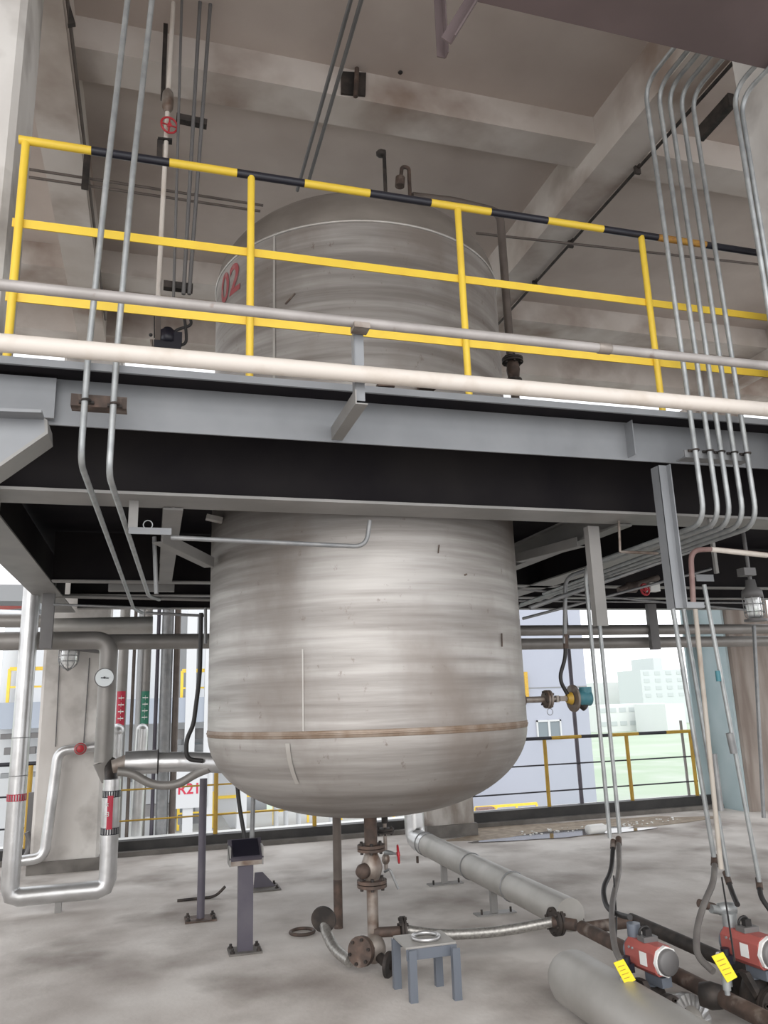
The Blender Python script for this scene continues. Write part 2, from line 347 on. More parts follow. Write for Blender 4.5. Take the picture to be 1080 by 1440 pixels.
# deck plate with a round opening for the tank
s = MB(); hr = TR+.06; n = 48
inner = [(TX+hr*math.cos(2*PI*i/n), TY+hr*math.sin(2*PI*i/n)) for i in range(n)]
def sq(t):
    c, q = math.cos(t), math.sin(t); k = 1.25/max(abs(c), abs(q)); return (TX+c*k, TY+q*k)
outer = [sq(2*PI*i/n) for i in range(n)]
for z in (3.042, 3.05): s.add([(x,y,z) for x,y in inner+outer], [(i,(i+1)%n,n+(i+1)%n,n+i) for i in range(n)])
s.bx(-.745, TX-1.25, 3.36, 9.0, 3.042, 3.05).bx(TX+1.25, 8.0, 3.36, 9.0, 3.042, 3.05).bx(TX-1.25, TX+1.25, 3.36, TY-1.25, 3.042, 3.05).bx(TX-1.25, TX+1.25, TY+1.25, 9.0, 3.042, 3.05)
s.bx(-1.3, -.745, 4.2, 9.0, 3.042, 3.05)
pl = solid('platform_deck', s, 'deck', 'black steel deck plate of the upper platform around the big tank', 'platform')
MB().bx(-1.2, 8.0, 3.345, 3.36, 3.03, 3.063).build('edge_angle', 'steel_paint', pl)
f = MB().bx(-1.6,8,3.50,3.51,2.825,3.04).bx(-1.6,8,3.51,3.60,3.028,3.04)
fb = solid('edge_beam', f, 'steel_paint', 'long pale grey H-beam along the front edge of the upper platform', 'beam')
MB().bx(-.9,-.452,3.455,3.475,2.84,3.025).build('splice_plate', 'steel_paint', fb)
MB().bx(2.42,2.425,3.43,3.50,2.838,3.03).build('stiffener', 'steel_paint', fb)
s = MB().bx(-.75,8,3.945,3.96,2.63,3.02); s2 = MB().bx(-.75,8,3.84,4.10,2.615,2.63)
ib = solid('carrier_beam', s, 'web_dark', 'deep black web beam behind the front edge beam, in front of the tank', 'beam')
s2.build('bottom_flange', 'steel_mid', ib)
# tapered bracket at the left
z0 = 2.86
A = [at(-60,584,Y=3.2), at(62,588,Y=3.2), at(63,607,Y=3.2), at(-2,652,Y=3.2), at(-60,690,Y=3.2)]
s = MB().prism(A, (0,.012,0))
tb = solid('tapered_bracket', s, 'steel_paint', 'pale grey tapered haunch bracket under the left end of the edge beam', 'bracket')
MB().bar(A[0], A[1]+V((0,0,0)), .012, .16, (0,1,0)).build('top_flange', 'steel_paint', tb)
s = MB()
for a, b in ((A[1],A[2]),(A[2],A[3]),(A[3],A[4])): s.prism([a+V((0,-.0,0)), b+V((0,-.0,0)), b+V((0,.17,0)), a+V((0,.17,0))], (.012,0,-.006))
s.build('bottom_flange', 'steel_mid', tb)
# girders running away from the camera
for x, lab in ((-.93,'dark steel girder running away under the deck at far left'),(3.5,'steel girder under the deck right of the tank, running away')):
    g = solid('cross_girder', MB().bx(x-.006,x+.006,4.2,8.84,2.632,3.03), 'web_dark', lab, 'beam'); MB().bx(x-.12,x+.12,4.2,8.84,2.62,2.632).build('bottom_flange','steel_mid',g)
for x, lab in ((.07,'slim steel stringer under the deck just left of the tank'),(2.74,'slim steel stringer under the deck just right of the tank')):
    solid('stringer', beam_H((x,4.07,2.69),(x,6.62,2.69),.18,.10), 'steel_mid', lab, 'beam')
for y, z, h, lab in ((6.7,2.74,.24,'cross beam under the deck right behind the tank'),(8.1,2.78,.16,'narrow cross beam under the rear of the deck'),(8.92,2.80,.26,'rear edge beam of the upper platform')):
    g = solid('cross_beam', MB().bx(-.8,8,y-.005,y+.005,z-h/2+.01,3.03), 'web_dark', lab, 'beam'); MB().bx(-.8,8,y-.06,y+.06,z-h/2,z-h/2+.01).build('bottom_flange','steel_mid',g)
for (a, b, lab) in ((at(228,762,Y=4.4), at(300,797,Y=5.0), 'short diagonal brace beside the tray, left of the tank'),
                    (at(725,790,Y=5.2), at(812,768,Y=4.5), 'short diagonal brace right of the tank')):
    s = MB(); angle_bar(s, a, b, .06); solid('diagonal_brace', s, 'steel_mid', lab, 'brace')

# ---- yellow and black guardrail
YR = 3.5; ZR = 4.232
rail = thing('guardrail', (1.3, YR, 3.05), 'tall yellow and black striped guardrail along the upper platform edge', 'railing')
xs = [26,128,238,333,428,520,606,690,770,848,925,992,1072]
XW = [at(x, 197+.1476*(x-30)+8, Y=YR).x for x in xs]
s = MB(); mi = [0,1]*6; mi[10] = 2
for i in range(len(XW)-1): s.cyl((XW[i],YR,ZR), (XW[i+1],YR,ZR), .0205, n=14, mi=mi[i])
s.build('top_rail', ['yellow','black','orange'], rail)
x_posts = [at(24,340,Y=YR).x, at(352,400,Y=YR).x, at(652,430,Y=YR).x, at(916,450,Y=YR).x]
for i, x in enumerate(x_posts):
    p = MB().cyl((x,YR,3.05), (x,YR,ZR-.012), .0185, n=14).build('post', 'yellow', rail)
    MB().bx(x-.04,x+.04,YR-.03,YR+.03,3.045,3.055).build('base_plate', 'steel_paint', p)
for z in (3.80, 3.425): MB().bx(XW[0],XW[-1],YR+.012,YR+.018,z-.022,z+.022).build('flat_rail', 'yellow', rail)

# ---- two long pipes in front of the beam
p = thing('service_pipe', (1.2,3.0,3.18), 'slim grey pipe running full width just above the white pipe', 'pipe')
MB().cyl((-1.3,3.0,3.203),(3.32,3.0,3.203),.023,n=18).build('pipe_run','greypipe',p)
MB().lathe([(.0235,-.035),(.027,-.03),(.027,.03),(.0235,.035)],(at(850,495,Y=3.0).x,3.0,3.203),(1,0,0),18).build('coupling','rust_light',p)
MB().bx(.775,.845,2.965,3.035,3.165,3.19).build('clamp','rust_light',p)
solid('service_pipe', MB().cyl((-1.3,3.0,2.963),(3.32,3.0,2.963),.036,n=22), 'whitepipe', 'thick cream white pipe running full width in front of the platform edge', 'pipe')
br = thing('pipe_bracket', (.81,3.2,2.85), 'grey steel bracket carrying the long pipes in front of the beam', 'bracket')
s = MB(); s.bx(.79,.835,3.045,3.05,2.86,3.18).bx(.79,.796,3.045,3.085,2.86,3.18); s.build('upright','steel_paint',br)
s = MB(); s.bx(.785,.84,3.02,3.50,2.835,2.84).bx(.785,.791,3.02,3.5,2.84,2.90).build('arm','steel_mid',br)

# ---- conduits, left pair, in front of everything
def conduit(pts, r, bend, label, m='galv', name='conduit', group=None, n=12): return solid(name, MB().tube(pts, r, bend, n), m, label, 'conduit', group)
Yc = 3.30
lc1 = conduit([at(183,-30,Y=Yc), at(150,250,Y=Yc), at(124,500,Y=Yc), at(113,650,Y=Yc), at(188,856,Z=2.44), at(200,862,Z=2.44)], .0135, .10, 'outer left galvanised conduit bending away under the platform')
lc2 = conduit([at(217,-30,Y=Yc), at(186,250,Y=Yc), at(164,500,Y=Yc), at(153,668,Y=Yc), at(209,838,Z=2.40), at(224,843,Z=2.40)], .0135, .08, 'second left galvanised conduit beside the outer one, bending under the platform')
cp = thing('clamp_plate', at(139,575,Y=3.36), 'rusty clamp plate holding the two left conduits on the edge beam', 'clamp')
a = at(100,553,Y=3.33); b = at(178,575,Y=3.33)
MB().bx(a.x,b.x,3.33,3.338,b.z,a.z).bx(a.x,b.x,3.338,3.4,b.z,b.z+.006).build('plate','rust',cp)
for px, py in ((121,563),(161,568)):
    q = at(px,py,Y=3.30); MB().torus(q,(-.05,0,1),.017,.005,16,6).bx(q.x-.03,q.x+.03,3.315,3.33,q.z-.006,q.z+.006).build('u_clamp','rust_dark',cp)

# ---- right bundle of five conduits
Yr = 3.30; ztop = at(918,122,Y=Yr).z
bx5 = [971,991,1007,1025,1043]
names5 = ['leftmost','second from left','middle','fourth from left','rightmost']
X5 = []
for i, x in enumerate(bx5):
    X = at(x,578+ (x-971)*.1,Y=Yr).x; X5.append(X)
    zb = 2.44
    e = [at(822,796,Y=4.85),at(835,794,Y=4.85),V((3.12,5.9,zb)),V((3.25,6.6,zb)),V((3.32,6.9,zb))][i]
    pts = [(X-.02,1.6,ztop),(X-.02,Yr,ztop),(X,Yr,zb),e]
    if i == 0:
        q = at(863,1178,Y=e.y); pts += [(e.x,e.y,q.z)]
    if i == 1:
        q = at(870,1172,Y=e.y); pts += [(e.x,e.y,q.z)]
    conduit(pts, .0135, .13, names5[i]+' of the five tall conduits bundled at the right')
cp = thing('clamp_rail', (X5[2],3.34,2.80), 'slotted rail with clamps holding the five right conduits on the edge beam', 'clamp')
MB().bx(X5[0]-.05,X5[4]+.03,3.325,3.333,2.80,2.84).bx(X5[0]-.05,X5[4]+.03,3.333,3.40,2.80,2.806).build('rail','galv_dull',cp)
for X in X5: MB().torus((X,Yr,2.835),(0,0,1),.0165,.005,16,6).bx(X-.03,X+.03,3.315,3.326,2.83,2.842).build('u_clamp','rust_dark',cp)
# far right pair in front of the column
Yf = 2.78
for k, (x1, x2, lab) in enumerate(((1040,1060,'left of the two conduits climbing the right column'),(1052,1075,'right of the two conduits climbing the right column'))):
    X = at([1044,1052][k],210,Y=Yf).x
    zt = at([1036,1046][k],[128,140][k],Y=Yf).z
    conduit([(X,1.4,zt),(X,Yf,zt),(X,Yf,2.3)], .0125, .12, lab)
# strut and small clamps below the ceiling girder
solid('strut_channel', MB().bar(at(1029,140,Z=5.80), at(984,190,Z=5.80), .05, .11, (0,0,1)), 'rust_dark', 'dark channel strut behind the conduit bundle under the ceiling', 'strut')
p0 = V((3.72,3.6,5.85)); 
lc = thing('ceiling_conduit', (3.735,6,5.8), 'thin dark conduit clipped along the edge of the right ceiling girder', 'conduit')
MB().cyl((3.735,3.4,5.855),(3.735,9.1,5.855),.014,n=8).build('tube','rust_dark',lc)
for px, py in ((893,236),(795,340),(751,397)):
    t = at(px,py,Z=5.855); MB().bx(3.70,3.75,t.y-.012,t.y+.012,5.80,5.95).build('clip','rust_dark',lc)
# cross conduits at the rear (along X)
def xpipe(y, a, b, r, lab, m='brown_pipe', z=None, x0=None, x1=None):
    A = at(*a, Y=y); B = at(*b, Y=y); return solid('conduit', MB().cyl(A, B, r, n=8), m, lab, 'conduit')
xpipe(5.75, (670,328), (1068,372), .012, 'thin dark conduit crossing behind the guardrail, right of the tank')
xpipe(5.75, (40,238), (370,289), .011, 'upper of two thin dark conduits crossing behind the left guardrail')
xpipe(5.75, (40,249), (366,297), .011, 'lower of two thin dark conduits crossing behind the left guardrail')
solid('hanger_strap', MB().bar(at(123,218,Y=5.7), at(119,266,Y=5.7), .05, .02), 'rust_dark', 'short dark hanger strap holding the left crossing conduits', 'hanger')
s = MB().cyl((-.66,3.0,5.9),(-.66,8.6,5.9),.012,n=8)
o = solid('ceiling_conduit', s, 'brown_pipe', 'dark conduit along the side of the left ceiling girder', 'conduit')
solid('hook_plate', MB().prism([at(98,5,Y=4.2), at(95,34,Y=4.2), at(106,32,Y=4.2)], (.0,.03,0)), 'rust_dark', 'small dark hook plate on the left ceiling girder', 'hook')

# ---- thin vertical conduits with brackets left of the tank
Yd = 4.55
for (x0, y0, x1, y1, lab, r) in ((256,-10,244,418,'leftmost of the three thin dark conduits dropping from the ceiling',.009),(282,-10,258,414,'middle of the three thin dark conduits dropping from the ceiling',.0125),(297,-10,266,414,'right one of the three thin dark conduits dropping from the ceiling',.0125)):
    conduit([at(x0,y0,Y=Yd), at(x1,y1,Y=Yd)], r, 0, lab, 'steel_dark', n=10)
solid('strut_bracket', MB().bar(at(248,166,Y=Yd+.03), at(291,175,Y=Yd+.03), .05, .045), 'rust_dark', 'upper dark strut holding the thin dark conduits', 'bracket')
solid('strut_bracket', MB().bar(at(230,401,Y=Yd+.03), at(271,406,Y=Yd+.03), .05, .045), 'rust_dark', 'lower dark strut holding the thin dark conduits', 'bracket')
wp = thing('vent_pipe', at(226,470,Y=4.6), 'slim whitish pipe with red handwheel valve left of the tank', 'pipe')
MB().tube([at(245,-20,Y=4.6), at(236,150,Y=4.6), at(222,425,Y=4.6)], .0155, 0, 12).build('pipe_run','whitepipe',wp)
c = at(236,142,Y=4.6); MB().lathe([(.016,-.09),(.035,-.06),(.04,0),(.035,.06),(.016,.09)], c, (0,0,1), 16).build('valve_body','rust_light',wp)
handwheel(wp, at(238,176,Y=4.55), (.25,-1,-.15), .052, .007)
MB().bar(at(233,35,Y=4.75), at(229,140,Y=4.75), .03, .03).build('hanger','rust_dark',wp)
MB().bar(at(225,198,Y=4.6), at(224,226,Y=4.6), .035, .03).bar(at(222,197,Y=4.6), at(242,199,Y=4.6), .05, .012).build('clamp','rust_dark',wp)
# solenoid cluster
vb = thing('solenoid_valve', at(240,490,Y=4.9), 'black solenoid valve with rubber hoses above the platform edge left of tank', 'valve')
c = at(236,472,Y=4.9); MB().lathe([(0,.05),(.03,.05),(.03,.03),(.05,.03),(.05,-.06),(0,-.06)], c, (0,0,1), 14).box(c-V((0,0,.08)), (.17,.08,.05)).box(c+V((.06,0,-.02)),(.06,.06,.08)).build('body','black_plastic',vb)
MB().tube([at(257,430,Y=4.9), at(262,468,Y=4.9), at(262,484,Y=4.9), at(246,487,Y=4.9)], .010, .06).build('hose','rubber',vb)
MB().tube([at(263,430,Y=4.9), at(270,457,Y=4.9), at(248,464,Y=4.9), at(243,470,Y=4.9)], .010, .03).build('hose','rubber',vb)
MB().bar(at(224,425,Y=4.9), at(221,492,Y=4.9), .035, .035).build('post','brown_pipe',vb)
MB().cyl(at(217,440,Y=4.9), at(217,475,Y=4.9), .004, n=6).ball(at(212,471,Y=4.9), .012).build('lever','rubber',vb)
for x in (213,218,222): MB().cyl(at(x,478,Y=4.9), at(x+1,496,Y=4.9), .010, n=8).build('fitting','rust_light',vb)

# ---- two sloping pipes hung below the ceiling, running away
for a, b, lab in (((496,-10),(418,268),'left of the two dark conduits running under the ceiling to the tank top'),((511,-10),(432,262),'right of the two dark conduits running under the ceiling to the tank top')):
    conduit([at(*a,Z=5.72), at(*b,Z=5.72)], .014, 0, lab, 'steel_dark', n=10)
# plate and rods on ceiling
pb = solid('embedded_plate', MB().prism([at(480,100,Y=4.85), at(515,102,Y=4.85), at(514,134,Y=4.85), at(480,131,Y=4.85)], (0,.02,0)), 'rust_dark', 'square dark steel plate fixed to the ceiling beam', 'plate')
MB().cyl(at(502,96,Y=4.82), at(500,136,Y=4.82), .018, n=8).build('stud','rust',pb)
for px, py in ((534,133),(563,102)): solid('anchor_stub', MB().ball(at(px,py,Z=6.3),.02,(1,1,.6),8), 'rust_dark', 'tiny rusty anchor stub on the ceiling near the plate' if px==534 else 'tiny dark anchor stub higher up the ceiling beam', 'anchor')
# roof bracket top right and the big overhead member
ov = solid('overhead_beam', MB().bx(-1.0,6.0,1.1,2.60,4.62,4.85), 'over', 'broad maroon grey overhead beam crossing the top right corner', 'beam')
hb = thing('hanging_bracket', at(634,40,Y=2.3), 'dark steel V-shaped angle bracket hanging at the top of the picture', 'bracket')
s = MB(); angle_bar(s, at(626,82,Y=2.45), at(620,-30,Y=2.45), .035, .006, (0,-1,0)).build('upright','over',hb)
s = MB(); angle_bar(s, at(634,62,Y=2.35), at(690,-30,Y=2.35), .045, .006, (0,-1,0)).build('brace','over',hb)

# ================================================================== THE TANK
tank = thing('reactor_tank', (TX,TY,.95), 'huge brushed stainless steel tank hanging through the platform', 'tank')
ZB, ZT = 1.44, 4.55
MB().lathe([(TR,ZB),(TR,2.2),(TR,3.0),(TR,3.8),(TR,ZT)], (TX,TY,0), (0,0,1), 96).build('shell','tank',tank)
hb_ = .49
prof = []
def head(H, n=18):   # torispherical-like profile
    out = []
    for i in range(n+1):
        t = PI/2*i/n; out.append((TR*abs(math.cos(t))**.82, H*math.sin(t)**1.0))
    return out
bot = [(max(r,.0005), ZB-h) for r, h in head(.54, 22)]
MB().lathe(bot[::-1], (TX,TY,0), (0,0,1), 96).build('bottom_head','tank',tank)
top = [(max(r,.0005), ZT+h) for r, h in head(.56, 22)]
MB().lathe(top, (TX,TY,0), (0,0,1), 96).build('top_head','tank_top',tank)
MB().lathe([(TR,ZB-.02),(TR+.003,ZB-.018),(TR+.003,ZB+.018),(TR,ZB+.02)],(TX,TY,0),(0,0,1),96).torus((TX,TY,ZB),(0,0,1),TR+.001,.007,96,6).build('weld_seam','weld',tank)
MB().torus((TX,TY,ZT),(0,0,1),TR,.010,96,6).build('weld_seam','tank_pale',tank)
def on_tank(px, py, e=.004):
    """point of the shell seen at a pixel"""
    r = (RM.transposed() @ Vector((px-540, 720-py, -F))).normalized()
    a = r.x**2+r.y**2; b = -2*(TX*r.x+TY*r.y); c = TX**2+TY**2-(TR+e)**2; D = max(b*b-4*a*c, 0); t = (-b-math.sqrt(D))/(2*a); return EYE+r*t
# vertical seams
def vseam(px, z0, z1, w, m):
    q = on_tank(px, 700); t0 = math.atan2(q.y-TY, q.x-TX); s = MB()
    for (u) in (0,):
        R = TR+.004; vs = []
        for z in (z0,z1):
            for k in (-1,0,1): vs.append((TX+R*math.cos(t0+k*w/TR), TY+R*math.sin(t0+k*w/TR), z))
        s.add(vs, [(0,1,4,3),(1,2,5,4)], 0, True)
    return s.build('vertical_seam', m, tank)
vseam(385, 3.05, 4.54, .009, 'tank_pale')
vseam(424, 1.46, 1.9, .004, 'tank_pale')
# knuckle strip on the bottom head
q = on_tank(404,1030); t0 = math.atan2(q.y-TY, q.x-TX); s = MB(); vs = []
for r, z in bot[1:8]:
    for k in (-1,1): vs.append((TX+(r+.005)*math.cos(t0+k*.013), TY+(r+.005)*math.sin(t0+k*.013), z-.004))
s.add(vs, [(2*i,2*i+1,2*i+3,2*i+2) for i in range(len(vs)//2-1)], 0, True); s.build('head_seam','tank_pale',tank)
# stencilled number wrapped on the shell
q = on_tank(322,400); t0 = math.atan2(q.y-TY, q.x-TX)
def wr(x, y): 
    t = t0 + x/TR; return V((TX+(TR+.003)*math.cos(t), TY+(TR+.003)*math.sin(t), q.z+y))
text_part('02', tank, 'redtext', None, (1,0,0), (0,0,1), .30, 'stencilled_number', wrap=wr)
# dents and scuffs
for px, py, l, a in ((617,772,.05,1.4),(706,900,.08,1.5),(408,420,.09,.7),(655,808,.02,.3),(585,1078,.14,-.6)):
    if py > 1040: continue
    q = on_tank(px,py); t = math.atan2(q.y-TY,q.x-TX); d = V((-math.sin(t)*math.cos(a), math.cos(t)*math.cos(a), math.sin(a)))
    MB().bar(q-d*l/2, q+d*l/2, .004, .010).build('scratch','rust',tank)
# lifting lugs above the deck
for px in (540,596):
    q = on_tank(px,548); dd = V((q.x-TX,q.y-TY,0)).normalized()
    MB().box(q+dd*.05, (.10,.08,.03), rz=math.atan2(dd.y,dd.x)+PI/2).build('support_lug','rust',tank)
q = at(290,727,Y=4.9); MB().bar(q, q+V((.10,.0,-.02)), .06, .03).build('support_lug','tank_pale',tank)
# nozzles and rods on top
def rod(px, y0, y1, Y, r, m, nm):
    a = at(px,y0,Y=Y); return MB().cyl((a.x,Y,at(px,y1,Y=Y).z), a, r, n=10).build(nm, m, tank)
rod(540,212,290,5.3,.016,'rust_dark','vent_rod')
MB().ball(at(536,216,Y=5.3), .05, (.9,.9,.6), 10).build('vent_head','rust_dark',tank)
a = at(577,290,Y=5.3); b = at(575,236,Y=5.3)
MB().tube([a, b, b+V((-.06,0,.0)), at(563,256,Y=5.3)], .016, .05).cyl(at(563,250,Y=5.3), at(562,262,Y=5.3), .04, n=12).build('top_nozzle','rust',tank)
# overflow pipe over the right shoulder of the tank
op = thing('drop_pipe', at(724,555,Y=5.3), 'brown pipe arching over the tank shoulder down to a flanged valve', 'pipe')
MB().tube([at(580,276,Y=5.3), at(640,283,Y=5.3), at(703,299,Y=5.3), at(718,500,Y=5.3)], .034, .09, 16).build('pipe_run','brown_pipe',op)
c = at(721,512,Y=5.3)
flange(op, c+V((0,0,.03)), (0,0,1), .085, .016, 'rust_dark', 6)
MB().lathe([(.03,.06),(.045,.02),(.055,-.05),(.045,-.12),(.06,-.13),(.06,-.15),(0,-.15)], c, (0,0,1), 20).build('valve_body','rust',op)
flange(op, c-V((0,0,.15)), (0,0,1), .065, .012, 'rust_dark', 0)
MB().cyl(c+V((0,0,-.15)), (c.x,c.y,3.05), .035, n=14).build('lower_pipe','brown_pipe',op)

# second vessel on the deck at far right
v2 = thing('small_vessel', (6.6,5.9,3.05), 'grey round-topped vessel behind the conduits at the far right edge', 'tank')
MB().lathe([(.0,1.62),(.35,1.55),(.62,1.38),(.80,1.1),(.85,.85),(.85,.2)], (6.72,5.9,3.05), (0,0,1), 40).build('shell','alu_dull',v2)
MB().cyl((5.95,5.4,3.05),(5.95,5.4,3.95),.09,n=16).build('side_pipe','greypipe',v2)
MB().tube([(5.72,5.2,3.98),(6.3,5.2,4.28)],.07,0,16).build('slanted_pipe','greypipe',v2)
MB().bx(6.05,6.4,5.0,5.3,3.1,3.85).build('control_box','steel_paint',v2)

# ================================================================== UNDER THE DECK
# tray bracket and conduit in front of the tank
tr = thing('cable_tray_bracket', at(210,750,Y=4.0), 'pale bracket with U-bolt hanging under the carrier beam left of the tank', 'bracket')
a = at(181,741,Y=3.95); b = at(241,752,Y=3.95)
MB().bx(a.x,b.x,3.95,3.955,b.z,a.z).bx(a.x,b.x,3.955,4.05,a.z-.006,a.z).build('tray','steel_paint',tr)
a = at(182,698,Y=3.96); MB().bx(a.x,a.x+.045,3.96,3.966,b.z+.03,2.62).bx(a.x,a.x+.006,3.966,4.0,b.z+.03,2.62).build('hanger','steel_mid',tr)
q = at(208,738,Y=3.97); MB().torus(q,(0,1,0),.022,.003,16,6,a0=0,a1=PI*2).build('u_bolt','galv',tr)
conduit([at(240,756,Y=4.0), at(515,769,Y=4.0), at(520,732,Y=4.0)], .0125, .09, 'thin conduit running from the tray across the front of the tank', 'galv_dull')
conduit([at(217,755,Y=4.6), at(220,835,Y=4.6)], .012, 0, 'short vertical conduit below the pale tray bracket', 'galv_dull')
# hangers at right
def channel(a, b, w, d, lab, m='steel_paint', nm='hanger_channel'):
    s = MB(); a = V(a); b = V(b); s.bar(a,b,.006,w,(1,0,0)); s.bar(a+V((-w/2,d/2,0)), b+V((-w/2,d/2,0)), d, .006, (1,0,0)); s.bar(a+V((w/2,d/2,0)), b+V((w/2,d/2,0)), d, .006, (1,0,0))
    return solid(nm, s, m, lab, 'hanger')
def chan2(a, b, w, d, lab, m):   # vertical channel, front face towards camera
    s = MB(); z1, z0 = a.z, b.z; x, y = a.x, a.y
    s.bx(x-w/2,x+w/2,y-.003,y+.003,z0,z1).bx(x-w/2,x-w/2+.005,y,y+d,z0,z1).bx(x+w/2-.005,x+w/2,y,y+d,z0,z1)
    return solid('hanger_channel', s, m, lab, 'hanger')
a = at(933,657,Y=3.45); b = at(957,855,Y=3.45); b.x = a.x
s = MB().bx(a.x-.03,a.x+.018,3.45,3.456,b.z,2.79).bx(a.x+.018,a.x+.024,3.42,3.50,b.z,2.79).bx(a.x-.03,a.x-.024,3.45,3.52,b.z,2.79)
hc = solid('hanger_channel', s, 'steel_paint', 'long bright hanger channel dropping from the edge beam among the right conduits', 'hanger')
q = at(985,848,Y=3.45); MB().bx(a.x+.02,a.x+.14,3.44,3.446,b.z,b.z+.03).bx(a.x+.02,a.x+.14,3.446,3.49,b.z,b.z+.005).build('arm','steel_paint',hc)
a = at(834,740,Y=4.1); b = at(846,880,Y=4.1); chan2(a, b, .075, .05, 'shorter hanger channel dropping from the carrier beam right of the tank', 'steel_mid')
# small rusty right-angle hanger
s = MB().tube([at(870,728,Y=4.0), at(872,776,Y=4.0)], .008, 0, 8).tube([at(872,776,Y=4.0), at(925,778,Y=4.0)], .009, 0, 8)
solid('angle_hanger', s, 'rust_light', 'small rusty L-shaped hanger between the two hanger channels', 'hanger')
# white pink bent pipe
conduit([at(1085,781,Y=3.6), at(1000,772,Y=3.6), at(971,774,Y=3.6), at(975,850,Y=3.6)], .0145, .07, 'white and pink bent pipe beside the long hanger channel', 'pink')
solid('conduit', MB().tube([at(1078,781,Y=3.595), at(1000,772.5,Y=3.595)], .015, 0), 'whitepipe', 'short white pipe stub at the right edge below the bundle', 'pipe')
# drops to the valves
def drop(x0, y0, x1, y1, Y, r, m, lab, nm='conduit'):
    return solid(nm, MB().tube([at(x0,y0,Y=Y), at(x1,y1,Y=Y)], r, 0), m, lab, 'conduit')
drop(946,855,1004,1205, 4.0, .0135, 'galv', 'leftmost drop conduit of the right hand group, reaching the valves')
drop(961,855,1024,1232, 4.0, .0125, 'galv', 'bluish drop conduit of the right hand group, second from left')
drop(977,850,1014,1222, 3.9, .0135, 'cream_worn', 'cream drop pipe of the right hand group, between the blue ones')
g = drop(990,822,1068,1240, 3.9, .0125, 'galv', 'long thin drop conduit at the right with a grey coupling')
c0 = at(1029,1045,Y=3.9); MB().cyl(c0+V((-.006,0,.055)), c0+V((.006,0,-.055)), .021, n=12).build('coupling','galv_dull',g)
c0 = at(1010,952,Y=3.9); MB().cyl(c0+V((0,0,.035)), c0+V((.0,0,-.025)), .0145, n=12).build('paint_band','teal',g)
sp = drop(1004,1060,1014,1140, 3.95, .016, 'galv_dull', 'short thick conduit joint near the far railing end', 'conduit_joint')
drop(1060,880,1074,1150, 5.6, .016, 'galv_dull', 'thin grey pipe in front of the brown column at the right edge')
solid('valve_body', MB().tube([at(870,830,Y=6.2), at(925,812,Y=6.2)], .03, 0).lathe([(.0,-.06),(.05,-.04),(.05,.04),(0,.06)], at(888,826,Y=6.2),(1,-.1,0),12), 'brown_pipe', 'small grey valve line in the dark below the deck at right', 'valve')
hw = thing('gate_valve', at(908,832,Y=6.2), 'red wheel gate valve in the dark below the deck at right', 'valve')
handwheel(hw, at(907,829,Y=6.1), (.2,-1,.1), .05, .009)
MB().box(at(918,826,Y=6.2), (.10,.08,.08)).build('body','white',hw)
# thin lines under the deck, right side
for k, (a, b, Y, r, lab) in enumerate((((728,828),(1075,860),6.9,.012,'upper thin pipe crossing under the deck right of the tank'),((730,845),(1075,848),7.1,.010,'lower thin pipe crossing under the deck right of the tank'),
      ((735,870),(1000,800),6.0,.012,'thin sloping pipe under the deck right of the tank'),((745,855),(985,770),5.0,.016,'sloping grey conduit under the deck right of the tank'))):
    xpipe(Y, a, b, r, lab, 'galv_dull')
for (a, b, Y, lab, r) in (((232,757),(262,868),0,'',0),):
    pass
xpipe(7.6,(70,838),(295,843),.018,'long grey pipe crossing under the deck left of the tank','steel_mid')
xpipe(7.0,(75,850),(240,856),.010,'thin dark pipe crossing under the deck left of the tank','galv_dull')
xpipe(6.8,(205,862),(290,866),.012,'thin conduit joining the end of the left conduits','galv_dull')
solid('junction_box', MB().bx(*(lambda p,q:(p.x,q.x))(at(153,815,Y=6.9),at(245,830,Y=6.9)),6.88,6.95,at(153,831,Y=6.9).z,at(153,819,Y=6.9).z), 'steel_mid', 'flat grey bracket plate behind the left conduits under the deck', 'plate')
for (x, y0, y1, lab) in ((237,765,858,'left of two vertical cables near the tank side'),(278,845,900,'right of two vertical cables near the tank side')):
    pass
# explosion proof lamp at the right edge
lm = thing('hazard_lamp', at(1063,870,Y=4.2), 'caged glass flameproof lamp at the right edge under the deck', 'lamp')
c = at(1060,852,Y=4.2)
MB().lathe([(.0,.17),(.03,.17),(.035,.12),(.062,.10),(.066,.055),(.05,.05),(0,.05)], c, (0,0,1), 20).build('housing','steel_dark',lm)
MB().lathe([(.046,.05),(.05,.0),(.046,-.06),(.03,-.075),(0,-.078)], c, (0,0,1), 20).build('glass_globe','glass',lm)
s = MB()
for i in range(8):
    t = 2*PI*i/8; s.tube([c+V((.062*math.cos(t),.062*math.sin(t),.055)), c+V((.06*math.cos(t),.06*math.sin(t),-.07)), c+V((.0,.0,-.09))], .003, .02, 6)
for z in (.01,-.04): s.torus(c+V((0,0,z)), (0,0,1), .062, .003, 20, 6)
s.build('wire_cage','galv_dull',lm)
MB().cyl(c+V((0,0,-.10)), c+V((0,0,-.085)), .07, n=20).build('lower_rim','steel_dark',lm)
MB().cyl(c+V((0,0,.17)), (c.x,c.y,2.62), .012, n=8).box(c+V((-.02,0,.22)),(.09,.07,.05)).build('stem','steel_dark',lm)
